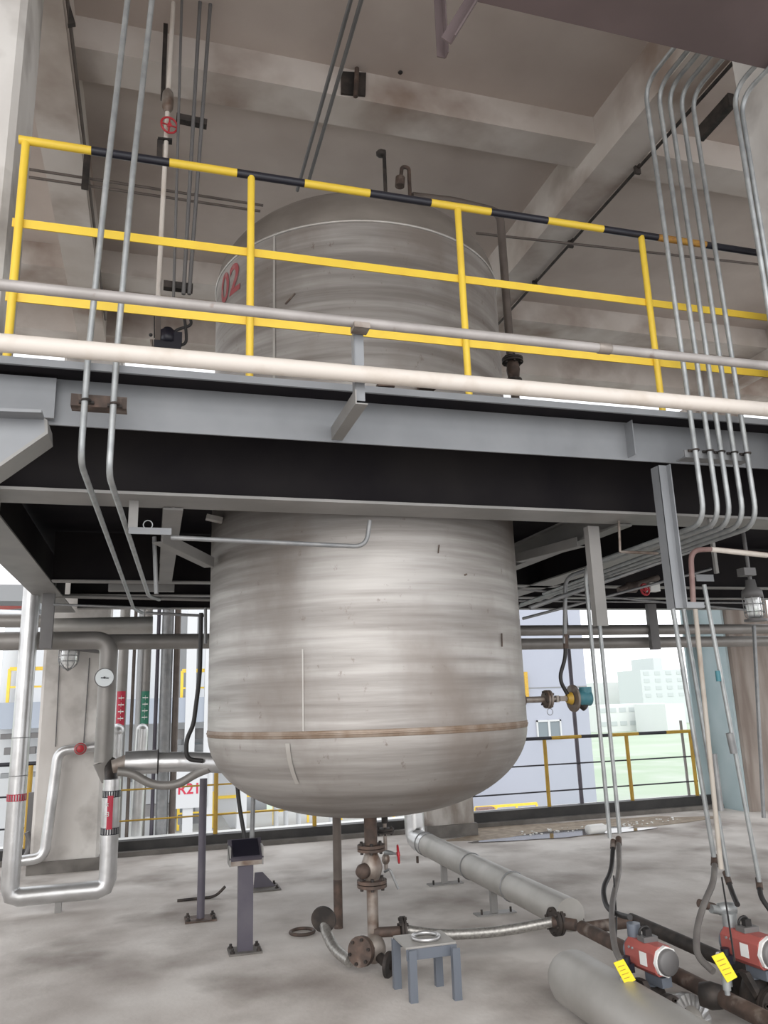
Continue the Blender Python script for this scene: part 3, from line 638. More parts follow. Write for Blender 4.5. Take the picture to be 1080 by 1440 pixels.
# big pipes crossing at the far edge (right and left)
def bigpipe(Y, a, b, r, lab, m): return solid('insulated_pipe', MB().cyl(at(*a,Y=Y), at(*b,Y=Y), r, n=24), m, lab, 'pipe')
A = at(735,887,Y=8.5); solid('insulated_pipe', MB().cyl((2.4,8.5,2.37),(7.9,8.5,2.37),.062,n=20), 'alu_dark', 'upper of the two long grey pipes crossing behind the tank at the right', 'pipe')
solid('insulated_pipe', MB().cyl((2.2,8.6,2.22),(9,8.6,2.22),.068,n=20), 'alu_dark', 'lower of the two long grey pipes crossing behind the tank at the right', 'pipe')
solid('hanger_channel', MB().bx(*(lambda p:(p.x-.06,p.x+.06))(at(920,880,Y=8.4)),8.40,8.46,2.12,2.68), 'steel_dark', 'dark vertical hanger around the two long pipes at the right', 'hanger')

# ================================================================== RIGHT SIDE INSTRUMENT ON THE TANK
YI = 5.05
ins = thing('level_transmitter', at(800,1000,Y=YI), 'flanged side instrument with teal housing sticking out right of the tank', 'instrument')
a = at(733,984.5,Y=YI); 
def ip(px): q = at(px, 984.5-.034*(px-733), Y=YI); return V((q.x, YI, a.z))
MB().lathe([(.0,0),(.05,0),(.045,.02),(.025,.03)], ip(733), (1,0,0), 18).build('collar','rust',ins)
MB().cyl(ip(734), ip(764), .021, n=16).build('nozzle','rust_light',ins)
flange(ins, ip(770), (1,0,0), .062, .016, 'rust_light', 6)
MB().cyl(ip(776), ip(800), .014, n=12).box((ip(790)), (.05,.05,.035)).box(ip(783),(.02,.035,.045)).build('needle_valve','rust_light',ins)
MB().cyl(ip(797), ip(803), .03, .045, n=14).build('adapter','yellow_dk',ins)
flange(ins, ip(806), (1,0,0), .093, .016, 'rust_light', 0, False)
MB().lathe([(.04,0),(.055,.02),(.055,.10),(.0,.12)], ip(811)+V((0,0,.0)), (1,0,0), 20).cyl(ip(824)+V((0,0,.0)), ip(824)+V((0,0,.075)), .045, n=18).build('housing','teal',ins)
MB().cyl(ip(812)+V((0,0,-.02)), ip(822)+V((0,0,-.065)), .03, n=12).build('cable_gland','rust_dark',ins)
MB().torus(ip(772)+V((0,0,-.085)), (0,1,0), .022, .0025, 16, 5).build('wire_seal','galv',ins)
conduit([at(830,800,Y=YI), at(795,812,Y=YI), at(794,905,Y=YI)], .0145, .08, 'grey conduit bending down to the side instrument hose', 'galv_dull')
hs = thing('flexible_hose', at(793,990,Y=YI), 'black rubber hose looping down to the side instrument', 'hose')
MB().tube([at(795,905,Y=YI), at(795,925,Y=YI), at(786,955,Y=YI), at(799,978,Y=YI)], .0135, .09, 12).build('hose_body','rubber',hs)
MB().cyl(at(795,892,Y=YI), at(796,912,Y=YI), .019, n=12).build('hose_ferrule','rust',hs)

# ================================================================== BOTTOM OUTLET
bo = thing('drain_line', (TX,TY,.10), 'rusty bottom outlet line with valve below the tank centre', 'valve line')
ax, ay = at(523,1240,Y=TY).x, TY
MB().cyl((ax,ay,.93),(ax,ay,.70),.042,n=20).build('outlet_pipe','rust',bo)
zf1 = at(523,1192,Y=TY).z; zf2 = at(523,1242,Y=TY).z
flange(bo, (ax,ay,zf1), (0,0,1), .088, .017, 'rust', 6)
MB().lathe([(.035,.0),(.045,-.02),(.065,-.07),(.072,-.10),(.06,-.14),(.045,-.17),(.04,-.20)], (ax,ay,zf1-.02), (0,0,1), 24).build('valve_body','rust_light',bo)
MB().lathe([(.0,0),(.045,0),(.045,.035),(.03,.06),(0,.06)], (ax-.05,ay-.03,zf1-.125), (-1,-.7,-.1), 16).build('bonnet','rust',bo)
flange(bo, (ax,ay,zf2), (0,0,1), .095, .019, 'rust', 6)
zt = at(520,1320,Y=TY).z; 
MB().cyl((ax,ay,zf2-.02),(ax,ay,.12),.036,n=20).build('down_pipe','rust_light',bo)
MB().ball((ax-.01,ay-.04,.115), .085, (.9,.9,1), 18).build('elbow','rust_light',bo)
zb = .20
# side branch to the braided hose on the right (along X, flange)
fx = at(567,1312,Y=TY-.05).x
MB().cyl((ax,ay-.02,zb), (fx-.02,ay-.05,zb), .03, n=18).build('side_branch','rust',bo)
flange(bo, (fx,ay-.05,zb), (1,-.15,0), .083, .014, 'rust_dark', 6)
# left front flange pair
flange(bo, at(508,1338,Y=ay-.12), (-.8,-.75,.15), .085, .018, 'rust', 6)
fl = flange(bo, at(548,1357,Y=ay-.20), (.85,-.85,0), .075, .022, 'rust_dark', 0, False, hole=.028)
MB().cyl((ax,ay-.06,.09), at(546,1357,Y=ay-.19), .03, n=14).build('open_branch','rust_dark',bo)
# small sampling valve behind the outlet
sv = thing('sampling_valve', (ax+.07,ay+.12,.35), 'thin sampling valve with small red handwheel beside the bottom outlet', 'valve')
q = at(541,1158,Y=TY+.1); MB().cyl((q.x,q.y,.93), (q.x,q.y,.82), .022, n=12).build('nozzle','rust_dark',sv)
flange(sv, at(541,1168,Y=TY+.1), (0,0,1), .062, .013, 'rust_dark', 6)
q2 = at(541,1225,Y=TY+.1)
MB().cyl((q.x,q.y,.82), (q.x,q.y,q2.z), .013, n=10).ball((q.x,q.y,at(541,1208,Y=TY+.1).z), .028, (1,1,1.3), 10).build('stem_pipe','rust_light',sv)
h = at(560,1201,Y=TY); MB().cyl((q.x,q.y,h.z), h, .007, n=8).cyl((q.x,q.y,h.z), V((q.x,q.y,h.z)).lerp(h,.6), .018, .010, n=10).build('spindle','galv',sv)
handwheel(sv, h, (1,-.25,.05), .052, .007)
MB().tube([at(541,1226,Y=TY+.05), at(548,1222,Y=TY), at(560,1250,Y=TY)], .008, .02).build('lever','galv_dull',sv)
# braided hoses
b1 = thing('braided_hose', at(480,1330,Y=5.6), 'braided metal hose with a round flange curving up left of the drain line', 'hose')
pts = [at(455,1290,Z=.22), at(458,1310,Z=.15), at(470,1335,Z=.09), at(492,1352,Z=.07)]
MB().tube(pts, .035, .15, 16).build('hose_body','braid',b1)
flange(b1, at(455,1293,Z=.22), (.45,.8,.15), .083, .02, 'rust_dark', 0, False)
b2 = thing('braided_hose', at(680,1310,Z=.1), 'long straight braided metal hose running right from the drain line', 'hose')
e0 = V((fx+.03,ay-.055,zb)); e1 = at(778,1296,Z=.21)
pts = [e0, at(620,1315,Z=.17), at(700,1311,Z=.16), e1]
MB().tube(pts, .031, .18, 16).build('hose_body','braid',b2)
flange(b2, e1+V((.02,0,0)), (1,.05,0), .085, .02, 'rust_dark', 6)
bp = thing('brown_branch_pipe', e1, 'brown pipe from the hose flange to the actuated valves', 'pipe')
MB().cyl(e1, (2.60,4.84,.205), .035, n=16).build('pipe_run','rust',bp)
MB().torus(at(815,1291,Z=.215), (1,.2,0), .036, .006, 16, 6).build('clamp','rust_dark',bp)
# stool shaped pipe support with a ring on it
st = thing('steel_stool', (1.62,4.7,0), 'low grey four-legged steel stool in front of the drain line', 'stand')
zt = .26
L = [at(583,1411,Z=0), at(645,1407,Z=0), at(568,1390,Z=0), at(622,1386,Z=0)]
L[2] = V((L[0].x-.02, L[0].y+.24, 0)); L[3] = V((L[1].x-.02, L[1].y+.24, 0))
for q in L:
    s = MB().bx(q.x-.022,q.x+.022,q.y-.003,q.y+.003,0,zt).bx(q.x-.022,q.x-.017,q.y,q.y+.035,0,zt); s.build('leg','blue',st)
x0 = L[0].x-.03; x1 = L[1].x+.03; y0 = L[0].y; y1 = L[2].y+.04
MB().bx(x0,x1,y0+.02,y0+.026,zt-.055,zt).build('apron','blue',st); MB().bx(x0,x1,y1-.006,y1,zt-.055,zt).build('apron','blue',st)
MB().bx(x0,x1,y0+.03,y1,zt,zt+.01).build('top_plate','alu_dull',st)
rg = solid('gasket_ring', MB().torus(((x0+x1)/2+.01,(y0+y1)/2+.01,zt+.022),(0,0,1),.075,.012,32,8), 'alu', 'shiny metal ring lying on the steel stool', 'ring')
solid('spiral_gasket', MB().torus(at(425,1311,Z=.01)+V((0,0,.004)),(0,0,1),.085,.012,28,8), 'rust', 'flat dark gasket ring lying on the floor left of the hose', 'ring')
# support pipe standing behind
sp = thing('support_pipe', (1.374,6.16,0), 'thin brown prop pipe standing on the floor behind the drain line', 'post')
MB().cyl((1.374,6.16,.33),(1.374,6.16,1.02),.033,n=16).build('upper_tube','brown_pipe',sp)
MB().cyl((1.374,6.16,0),(1.374,6.16,.33),.0335,n=16).build('painted_foot','rust',sp)

# ================================================================== STANDS ON THE FLOOR
def base(parent, x, y, w=.13, m='kerb_l', n=4):
    b = MB().bx(x-w,x+w,y-w*.8,y+w*.8,0,.012).build('base_plate', m, parent)
    for sx in (-1,1):
        for sy in (-1,1)[:max(1,n//2)]: MB().cyl((x+sx*w*.8,y+sy*w*.55,0),(x+sx*w*.8,y+sy*w*.55,.04),.010,n=8).cyl((x+sx*w*.8,y+sy*w*.55,.012),(x+sx*w*.8,y+sy*w*.55,.024),.017,n=6).build('anchor_bolt','rust_dark',b)
gs = thing('instrument_stand', (.659,5.86,0), 'violet grey instrument pedestal with a box on top, left of centre', 'stand')
x, y = .659, 5.86
zt = at(342,1215,Y=y).z
MB().bx(x-.05,x+.05,y-.04,y-.034,0,zt).bx(x-.05,x-.044,y-.034,y+.03,0,zt).bx(x+.044,x+.05,y-.034,y+.03,0,zt).build('pedestal','purple',gs)
bb = at(342,1205,Y=y)
s = MB(); s.bx(x-.11,x+.11,y-.06,y+.09,zt,zt+.055); s.build('box','rust_light',gs)
s = MB().prism([(x-.115,y-.075,zt+.05),(x+.115,y-.075,zt+.05),(x+.115,y+.09,zt+.15),(x-.115,y+.09,zt+.15)], (0,.015,-.02)); hd = s.build('cover','purple',gs)
s = MB().prism([(x-.09,y-.062,zt+.0605),(x+.09,y-.062,zt+.0605),(x+.09,y+.075,zt+.1435),(x-.09,y+.075,zt+.1435)], (0,-.002,.004)); s.build('display','black_plastic',hd)
MB().bx(x-.115,x-.105,y-.07,y+.09,zt,zt+.12).bx(x+.105,x+.115,y-.07,y+.09,zt,zt+.12).build('side_plate','steel_mid',gs)
base(gs, x, y, .11)
hs = thing('cable_hose', (x-.02,y+.1,zt+.15), 'curved black cable dropping into the instrument stand', 'cable')
MB().tube([at(333,1095,Y=6.0), at(336,1130,Y=6.0), at(345,1183,Y=5.97)], .015, .1).build('hose_body','rubber',hs)
conduit([at(357,1095,Y=6.05), at(354,1185,Y=6.02)], .017, 0, 'straight grey conduit standing behind the instrument stand', 'galv_dull')
q = at(366,1250,Z=0)
ft = thing('floor_bracket', (q.x,q.y,0), 'small dark gusseted foot plate bolted to floor behind the instrument stand', 'stand')
base(ft, q.x, q.y, .17, 'kerb_l'); MB().prism([(q.x-.06,q.y,.012),(q.x+.14,q.y,.012),(q.x+.02,q.y,.14),(q.x-.05,q.y,.14)], (0,.01,0)).build('gusset','purple',ft)
ps = thing('pipe_post', (.424,6.824,0), 'slim violet post on a bolted base under the left pipe', 'post')
MB().cyl((.424,6.824,0),(.424,6.824,at(283,1095,Y=6.824).z),.030,n=14).build('tube','purple',ps); base(ps, .424, 6.824, .12, 'rust')
q = at(283,1265,Z=0); solid('pipe_offcut', MB().tube([(q.x-.2,q.y,.01),(q.x+.12,q.y,.012),(q.x+.2,q.y-.02,.09)], .012, .06), 'rust_dark', 'bent rusty rod lying on the floor behind the violet post', 'rod')

# insulated pipe at the middle right
ip2 = thing('insulated_pipe', (2.6,7,0), 'long silver insulated pipe rising beside the tank then running low toward camera', 'pipe')
zc = at(690,1240,X=2.62).z
cz = .25; YU = 8.05
q = at(603,1150,Y=YU)
MB().tube([(2.60+.0,YU,1.2),(2.60,YU,cz+.0),(2.60,YU-1.35,cz)], .10, .12, 26, steps=3).build('cladding','alu',ip2)
MB().cyl((2.60,YU-.42,cz),(2.60,YU-1.5,cz),.103,n=26).build('cladding','alu_dull',ip2)
MB().cyl((2.60,YU-1.49,cz),(2.60,4.9,cz),.10,n=26).build('cladding','alu_dull',ip2)
for y in (YU-.30,YU-.42,YU-1.5,5.75): MB().torus((2.60,y,cz),(0,1,0),.103,.005,26,6).build('band','galv_dull',ip2)
MB().box((2.52,YU-.30,cz-.14),(.02,.02,.06)).build('buckle','rust',ip2)
for y in (7.16,6.07):
    l = MB().bx(2.55,2.60,y-.02,y+.02,.0,.17).build('support_leg','steel_mid',ip2)
    b = MB().bx(2.42,2.74,y-.05,y+.05,0,.01).build('base_plate','steel_mid',ip2)
    for sx in (-.12,.12): MB().cyl((2.58+sx,y-.03,0),(2.58+sx,y-.03,.045),.009,n=8).build('anchor_bolt','rust_dark',b)

# ================================================================== ACTUATED VALVES BOTTOM RIGHT
# large blunt insulated pipe near the camera
nb = thing('insulated_pipe', at(880,1400,Z=.2), 'thick blunt-ended insulated pipe at the bottom right corner', 'pipe')
XN = 2.19
MB().lathe([(0,-.0),(.08,.01),(.12,.04),(.14,.10),(.14,1.3)], (XN,4.25,.15), (0,-1,0), 32).build('cladding','alu_dull',nb)
ng = thing('insulated_pipe', at(968,1430,Z=.3), 'round bulkhead of pleated aluminium cladding at the bottom edge', 'pipe')
cB = at(975,1440,Y=3.65)
s = MB(); N = 44; vs = []
ax_ = V((.25,-1,.25)).normalized(); a_, b_, d_ = basis(ax_)
for i in range(N):
    t = 2*PI*i/N; k = .0 if i % 2 else .008
    for R, h in ((.075,-.0),(.125,.0+k),(.132,-.03-k)): vs.append(cB + d_*h + (a_*math.cos(t)+b_*math.sin(t))*R)
s.add(vs, [(3*i+j,3*((i+1)%N)+j,3*((i+1)%N)+j+1,3*i+j+1) for i in range(N) for j in (0,1)], 0, False)
s.build('pleated_rim','alu',ng)
MB().lathe([(0,-.005),(.078,-.005),(.078,.0)], cB, d_, 28).build('end_plate','alu_dull',ng)
MB().cyl(cB-d_*.03, cB-d_*.35, .128, n=28).build('cladding','alu_dull',ng)
# brown header pipe carrying valves
hd = thing('header_pipe', at(940,1380,Z=.2), 'long brown header pipe under the two red actuators', 'pipe')
MB().cyl((2.62,4.80,.2), (2.62,2.9,.2), .04, n=16).build('pipe_run','rust',hd)
MB().cyl((2.97,4.80,.21), (2.97,2.9,.21), .038, n=16).build('pipe_run','rust_dark',hd)
MB().cyl((2.62,4.76,.205), (2.97,4.76,.21), .035, n=16).build('cross_pipe','rust',hd)
def actuator(px, py, Y, label, k=1.0):
    c = at(px,py,Y=Y); t = thing('pneumatic_valve', (c.x,c.y,c.z-.35), label, 'valve')
    d = V((.12,-1,-.0)).normalized(); up = V((0,0,1)); sd = up.cross(d).normalized()
    W, H, Ln = .125*k, .13*k, .215*k
    s = MB(); s.section(c-d*Ln/2, c+d*Ln/2, [(-W/2,-H/2+.02),(-W/2+.02,-H/2),(W/2-.02,-H/2),(W/2,-H/2+.02),(W/2,H/2-.03),(W/2-.03,H/2),(-W/2+.03,H/2),(-W/2,H/2-.03)], up)
    body = s.build('actuator_body','redact',t)
    n_ = -sd if (-sd).dot(EYE-c) > 0 else sd
    for u in (-.07,-.045): 
        for vv in (.03,): MB().cyl(c+d*u*k+n_*W/2+up*vv*k, c+d*u*k+n_*(W/2+.006)+up*vv*k, .006, n=8).build('screw','galv',body)
    q = c+d*.03*k+n_*(W/2+.001)+up*.0; s = MB().prism([q-d*.025-up*.03, q+d*.025-up*.03, q+d*.025+up*.03, q-d*.025+up*.03], n_*.002); s.build('label_plate','white',body)
    MB().cyl(c+d*Ln/2, c+d*(Ln/2+.018), H*.54, n=8).build('end_flange','white',t)
    MB().lathe([(H*.46,0),(H*.46,.018),(H*.40,.026),(0,.028)], c+d*(Ln/2+.016), d, 24).build('end_cap','steel_dark',t)
    MB().cyl(c-d*(Ln/2+.02), c-d*Ln/2, H*.45, n=20).build('end_cap','blue',t)
    # position switch on top
    tp = c+up*H/2
    MB().box(tp+up*.012, (.08*k,.06*k,.024)).build('switch_mount','steel_dark',t)
    m = tp - d*.10*k + up*.03
    MB().cyl(m-up*.045, m+up*.03, .034*k, n=18).build('limit_switch','blue' if k==1 else 'galv',t)
    MB().torus(tp-d*.02+up*.035,(0,1,.2),.028,.007,16,6).box(tp+d*.0+up*.03,(.035,.03,.05)).build('cable_loop','rubber',t)
    # bonnet, valve body
    MB().cyl(c-up*(H/2+.0), c-up*(H/2+.07), .03, n=14).box(c-up*(H/2+.03)+d*.06, (.10,.06,.045), rz=math.atan2(d.y,d.x)).build('bonnet','blue',t)
    MB().lathe([(.0,.10),(.05,.10),(.07,.05),(.08,0),(.07,-.06),(0,-.07)], c-up*(H/2+.17), (0,0,1), 20).build('valve_body','rust_dark',t)
    v = c-up*(H/2+.16)
    flange(t, v-V((0,.12,0)), (0,1,0), .085, .016, 'rust_dark', 4); flange(t, v+V((0,.12,0)), (0,1,0), .085, .016, 'rust_dark', 4)
    # filter regulator with gauge, tag
    g = c+n_*(W/2+.04)-up*.055-d*.055
    r_ = MB().cyl(g-up*.07, g+up*.05, .022, n=14).box(g, (.06,.05,.04)).build('air_regulator','black_plastic',t)
    MB().cyl(g+n_*.03+up*.02, g+n_*.045+up*.02, .021, n=20).build('gauge_case','steel_dark',r_)
    MB().cyl(g+n_*.045+up*.02, g+n_*.047+up*.02, .018, n=20).build('gauge_dial','white',r_)
    MB().cyl(g-up*.12, g-up*.07, .016, n=14).build('filter_bowl','galv',r_)
    MB().prism([c+n_*.07-up*.09-d*.00, c+n_*.07-up*.09+d*.05, c+n_*.05-up*.18+d*.09, c+n_*.05-up*.20+d*.07], n_*.03).build('mount_bracket','rust_dark',t)
    return c, d, up, n_
c1 = actuator(913,1343,3.80,'red pneumatic valve actuator with dark end cap at the bottom right')
c2 = actuator(1054,1331,3.62,'red pneumatic valve actuator cut by the right picture edge', 1.08)
# hanging yellow tags
for (pts, lab) in ((((863,1354),(877,1349),(894,1378),(880,1386)),'yellow paper tag hanging below the left actuator'),(((1001,1345),(1017,1339),(1037,1374),(1023,1382)),'yellow paper tag hanging below the right actuator')):
    Y = 3.62 if pts[0][0] < 900 else 3.35
    P_ = [at(x,y,Y=Y) for x,y in pts]; tg = solid('warning_tag', MB().prism(P_, (0,.004,0)), 'tagy', lab, 'tag')
    ctr = sum(P_, V((0,0,0)))/4; xd = (P_[3]-P_[0]).normalized(); xd2 = (P_[2]-P_[3]); 
    s = MB(); e1_ = (P_[3]-P_[0]); e2_ = (P_[1]-P_[0])
    for j in range(4):
        u0 = .2+.17*j; s.prism([P_[0]+e1_*u0+e2_*.15+V((0,-.001,0)), P_[0]+e1_*(u0+.03)+e2_*.15+V((0,-.001,0)), P_[0]+e1_*(u0+.03)+e2_*(.8-.1*(j%2))+V((0,-.001,0)), P_[0]+e1_*u0+e2_*(.8-.1*(j%2))+V((0,-.001,0))], (0,-.0006,0))
    s.build('print_lines','yellow_dk',tg)
    q = at(pts[3][0]-2, pts[3][1]-2, Y=Y+.03); solid('air_filter', MB().cyl(q+V((0,0,.03)), q-V((0,0,.035)), .018, n=14).cyl(q-V((0,0,.035)), q-V((0,0,.055)), .012, n=10), 'galv', 'small clear bowl air filter behind the '+('left' if pts[0][0]<900 else 'right')+' yellow tag', 'filter')
# hoses to the actuators
def hose(pts, r, lab, fm='rust', fer=True, m='rubber_grey', bend=.12):
    t = thing('flexible_hose', pts[-1], lab, 'hose'); MB().tube(pts, r, bend, 12).build('hose_body', m, t)
    if fer: d = (V(pts[1])-V(pts[0])).normalized(); MB().cyl(V(pts[0])-d*.05, V(pts[0])+d*.02, r*1.25, n=12).build('hose_ferrule', fm, t)
hose([at(862,1190,Y=4.85), at(860,1225,Y=4.7), at(847,1250,Y=4.5), at(853,1278,Y=4.3), at(872,1287,Y=4.1), at(886,1290,Y=3.95)], .0145, 'black hose curling left of the twin drop conduits to the left actuator', m='rubber')
hose([at(870,1185,Y=4.85), at(871,1225,Y=4.6), at(861,1268,Y=4.3), at(860,1300,Y=4.0), at(865,1335,Y=3.8), at(873,1352,Y=3.7)], .016, 'thick grey hose dropping to the regulator of the left actuator')
hose([at(863,1232,Y=4.5), at(867,1290,Y=4.2), at(866,1325,Y=3.9)], .005, 'thin black air tube beside the grey hose of the left actuator', fer=False, m='rubber')
hose([at(1005,1213,Y=4.0), at(1004,1240,Y=3.9), at(988,1275,Y=3.8), at(979,1310,Y=3.7), at(980,1345,Y=3.6), at(1003,1366,Y=3.5)], .0165, 'thick grey hose dropping left of the right actuator')
hose([at(1024,1238,Y=4.0), at(1030,1256,Y=3.95), at(1037,1272,Y=3.85)], .014, 'short black hose above the right actuator', m='rubber')
hose([at(1068,1246,Y=3.9), at(1070,1262,Y=3.85), at(1083,1280,Y=3.8)], .014, 'short black hose at the right edge below the coupling conduit', m='rubber')
solid('thin_cable', MB().tube([at(1015,1234,Y=3.8), at(1024,1290,Y=3.6), at(1033,1352,Y=3.35)], .0045, .1, 8), 'rubber', 'thin black cable hanging straight down before the right actuator', 'cable')
s = MB().cyl(at(1000,1278,Y=3.95), at(1012,1280,Y=3.95), .022, n=14).lathe([(.0,-.05),(.03,-.045),(.035,0),(.03,.045),(0,.05)], at(1022,1278,Y=3.95), (1,-.2,0), 16)
solid('cable_gland', s, 'galv', 'silver junction gland behind the right actuator', 'fitting')
s = MB().cyl(at(983,1270,Y=3.98), at(1004,1276,Y=3.98), .022, n=14); solid('hose_clamp', s, 'rust', 'rusty clamp joining the thick grey hose to the junction gland', 'clamp')
solid('ball_valve', MB().lathe([(.0,-.06),(.05,-.05),(.06,0),(.05,.05),(0,.06)], at(1000,1400,Z=.2), (1,-1,0), 16), 'rust_dark', 'dark cast valve body below the right actuator', 'valve')

# ================================================================== LEFT SIDE PIPING
YL = 7.55
lp = thing('insulated_pipe', at(80,1260,Y=YL), 'silver insulated pipe loop rising at the far left with striped bands', 'pipe')
def L2(px, py): q = at(px,py,Y=YL); return V((q.x,YL,q.z))
xr = at(22,1140,Y=YL).x; xe = at(154,1180,Y=YL).x; zl = at(85,1256,Y=YL).z
MB().tube([(xr,YL,2.75),(xr,YL,zl),(xe,YL,zl),(xe,YL,at(153,1096,Y=YL).z)], .073, .075, 26, steps=2).build('cladding','alu',lp)
for py in (1018,905+60): 
    MB().torus((xr,YL,at(35,py+72,Y=YL).z),(0,0,1),.074,.004,26,6).build('band','galv_dull',lp)
MB().bx(at(82,1260,Y=YL).x-.02,at(82,1260,Y=YL).x+.03,YL-.03,YL+.03,0,zl-.06).build('support_leg','steel_mid',lp)
def striped(parent, x, y, z, r, m='black', n=22, h=.05):
    s = MB()
    for i in range(n):
        t = 2*PI*i/n; t2 = t+PI/n
        R = r+.004; s.add([(x+R*math.cos(t),y+R*math.sin(t),z-h/2),(x+R*math.cos(t2),y+R*math.sin(t2),z-h/2),(x+R*math.cos(t2),y+R*math.sin(t2),z+h/2),(x+R*math.cos(t),y+R*math.sin(t),z+h/2)], [(0,1,2,3)])
    s.torus((x,y,z-h/2),(0,0,1),r+.002,.003,24,5).torus((x,y,z+h/2),(0,0,1),r+.002,.003,24,5)
    return s.build('striped_band', m, parent)
striped(lp, xr, YL, at(24,1121,Y=YL).z, .074, 'red_label')
striped(lp, xe, YL, at(155,1116,Y=YL).z, .074)
striped(lp, xe, YL, at(155,1168,Y=YL).z, .074)
def wraplabel(parent, x, y, z0, z1, r, w, m, ang):
    s = MB(); vs = []; n = 6
    for z in (z0,z1):
        for i in range(n+1):
            t = ang + (i/n-.5)*w/r; vs.append((x+(r+.005)*math.cos(t), y+(r+.005)*math.sin(t), z))
    s.add(vs, [(i,i+1,n+2+i,n+1+i) for i in range(n)], 0, True); return s.build('flow_label', m, parent)
za, zb_ = at(151,1165,Y=YL).z, at(151,1118,Y=YL).z
an = math.atan2(-YL, -xe) 
lb = wraplabel(lp, xe, YL, za, zb_, .074, .045, 'red_label', an-.1)
# vertical two-character marking
def glyph(parent, c, xd, sz, kind):
    s = MB(); z = V((0,0,1)); xd = V(xd); e = V((0,-.008,0))
    def st(u0,v0,u1,v1,t=.12):
        a = c+xd*(u0*sz)+z*(v0*sz)+e; b = c+xd*(u1*sz)+z*(v1*sz)+e; s.bar(a,b,.002,t*sz,(0,0,1) if abs(u1-u0)>abs(v1-v0) else xd)
    if kind == 0: st(-.4,.3,.4,.3); st(0,.5,0,-.5); st(-.3,0,.3,0); st(-.4,-.25,-.1,-.1); st(.4,-.25,.1,-.1)
    else: st(-.4,.4,.4,.4); st(-.4,.4,-.4,-.4); st(.4,.4,.4,-.4); st(-.4,-.4,.4,-.4); st(-.4,0,.4,0)
    s.build('marking','white',parent)
cc = at(150,1132,Y=YL-.080); glyph(lb, cc, (1,0,0), .04, 0); cc = at(150,1145,Y=YL-.080); glyph(lb, cc, (1,0,0), .04, 1)
# top crossing pipe with elbow down to reducer
tp_ = thing('insulated_pipe', at(150,1090,Y=YL), 'broad grey insulated pipe crossing the top left then turning down beside the column', 'pipe')
YT = YL+.25; zt = at(80,901,Y=YT).z; xt = at(150,980,Y=YT).x
MB().tube([(-1.9,YT,zt),(xt,YT,zt),(xt-.0,YT,at(138,1072,Y=YT).z)], .082, .13, 26, steps=8).build('cladding','alu_dark',tp_)
zz = at(138,1072,Y=YT).z; MB().cyl((xt,YT,zz), (xt+.04,YT,zz-.17), .088, .048, n=10).build('reducer','alu_dark',tp_)
MB().cyl((xt+.06,YT,zz+.0), (xe,YL,zz-.22), .055, n=14).build('exposed_neck','rust_dark',tp_)
cg = at(147,953,Y=YL-.13)
gg = thing('pressure_gauge', cg, 'round white dial gauge on the grey vertical pipe', 'gauge')
MB().cyl(cg, cg+V((0,.04,0)), .085, n=28).build('case','steel_dark',gg)
MB().cyl(cg-V((0,.004,0)), cg+V((0,.01,0)), .076, n=28).build('dial','dial',gg)
MB().bar(cg+V((-.03,-.007,.0)), cg+V((.035,-.007,-.005)), .006, .009).cyl(cg-V((0,.012,0)),cg,.01,n=10).build('needle','black',gg)
MB().cyl(cg+V((0,.04,0)), cg+V((0,.10,0)), .02, n=10).build('stem','galv_dull',gg)
# second crossing pipe from elbow to tank
q = at(165,906,Y=8.0); solid('insulated_pipe', MB().cyl((at(150,903,Y=8.1).x,8.1,at(150,903,Y=8.1).z), (1.3,8.1,at(150,903,Y=8.1).z), .075, n=22), 'alu_dark', 'dark grey pipe running behind the tank from the left elbow', 'pipe')
solid('insulated_pipe', MB().cyl(at(75,882,Y=8.6), at(215,879,Y=8.6), .09, n=22), 'alu_dull', 'short pale pipe under the deck above the broad grey pipe', 'pipe')
solid('insulated_pipe', MB().cyl(at(-20,873,Y=9.0)-V((.4,0,0)), at(75,873,Y=9.0), .07, n=22), 'alu_dark', 'thin grey pipe at the left edge under the deck', 'pipe')
s = MB(); a = at(68,850,Y=7.4); MB
solid('hanger_channel', MB().bx(a.x-.05,a.x+.05,7.38,7.44,at(68,912,Y=7.4).z,2.72), 'steel_dark', 'dark vertical hanger on the broad grey pipe at left', 'hanger')
# branch to tank with cladding
bt = thing('insulated_pipe', at(220,1090,Y=6.6), 'short silver pipe joining the tank side at the lower left', 'pipe')
yb = 6.2; za_ = at(200,1072,Y=yb).z
MB().cyl((at(176,1072,Y=yb).x,yb,za_), (at(222,1072,Y=yb).x,yb,za_), .082, n=24).build('cladding','alu',bt)
MB().tube([(at(222,1072,Y=yb).x,yb,za_-.005), (at(262,1072,Y=yb).x,yb,za_-.01), (.52,yb-.25,za_-.02)], .07, .1, 20).build('cladding','alu',bt)
MB().torus((at(222,1072,Y=yb).x,yb,za_),(1,0,0),.083,.006,24,6).build('band','rubber',bt)
MB().cyl((at(158,1075,Y=yb).x,yb,za_-.02), (at(178,1072,Y=yb).x,yb,za_), .045,.06, n=18).build('reducer','rust_light',bt)
solid('flexible_hose', MB().tube([at(165,1085,Y=yb-.1), at(185,1087,Y=yb-.1), at(215,1105,Y=yb-.1), at(250,1104,Y=yb-.1), at(275,1088,Y=yb-.1), at(296,1080,Y=yb-.2)], .030, .12, 14), 'alu_dark', 'sagging grey hose below the short silver pipe', 'hose')
bh = thing('black_cable', at(262,1065,Y=6.0), 'black cable dropping beside the tank onto the short silver pipe', 'cable')
MB().tube([at(283,862,Y=6.0), at(281,950,Y=6.0), at(272,1020,Y=6.0), at(262,1040,Y=6.0), at(262,1068,Y=6.0), at(285,1070,Y=6.0)], .016, .1).build('cable_run','rubber',bh)
conduit([at(289,855,Y=6.1), at(289,905,Y=6.1)], .012, 0, 'short thin conduit against the left side of the tank', 'galv_dull')
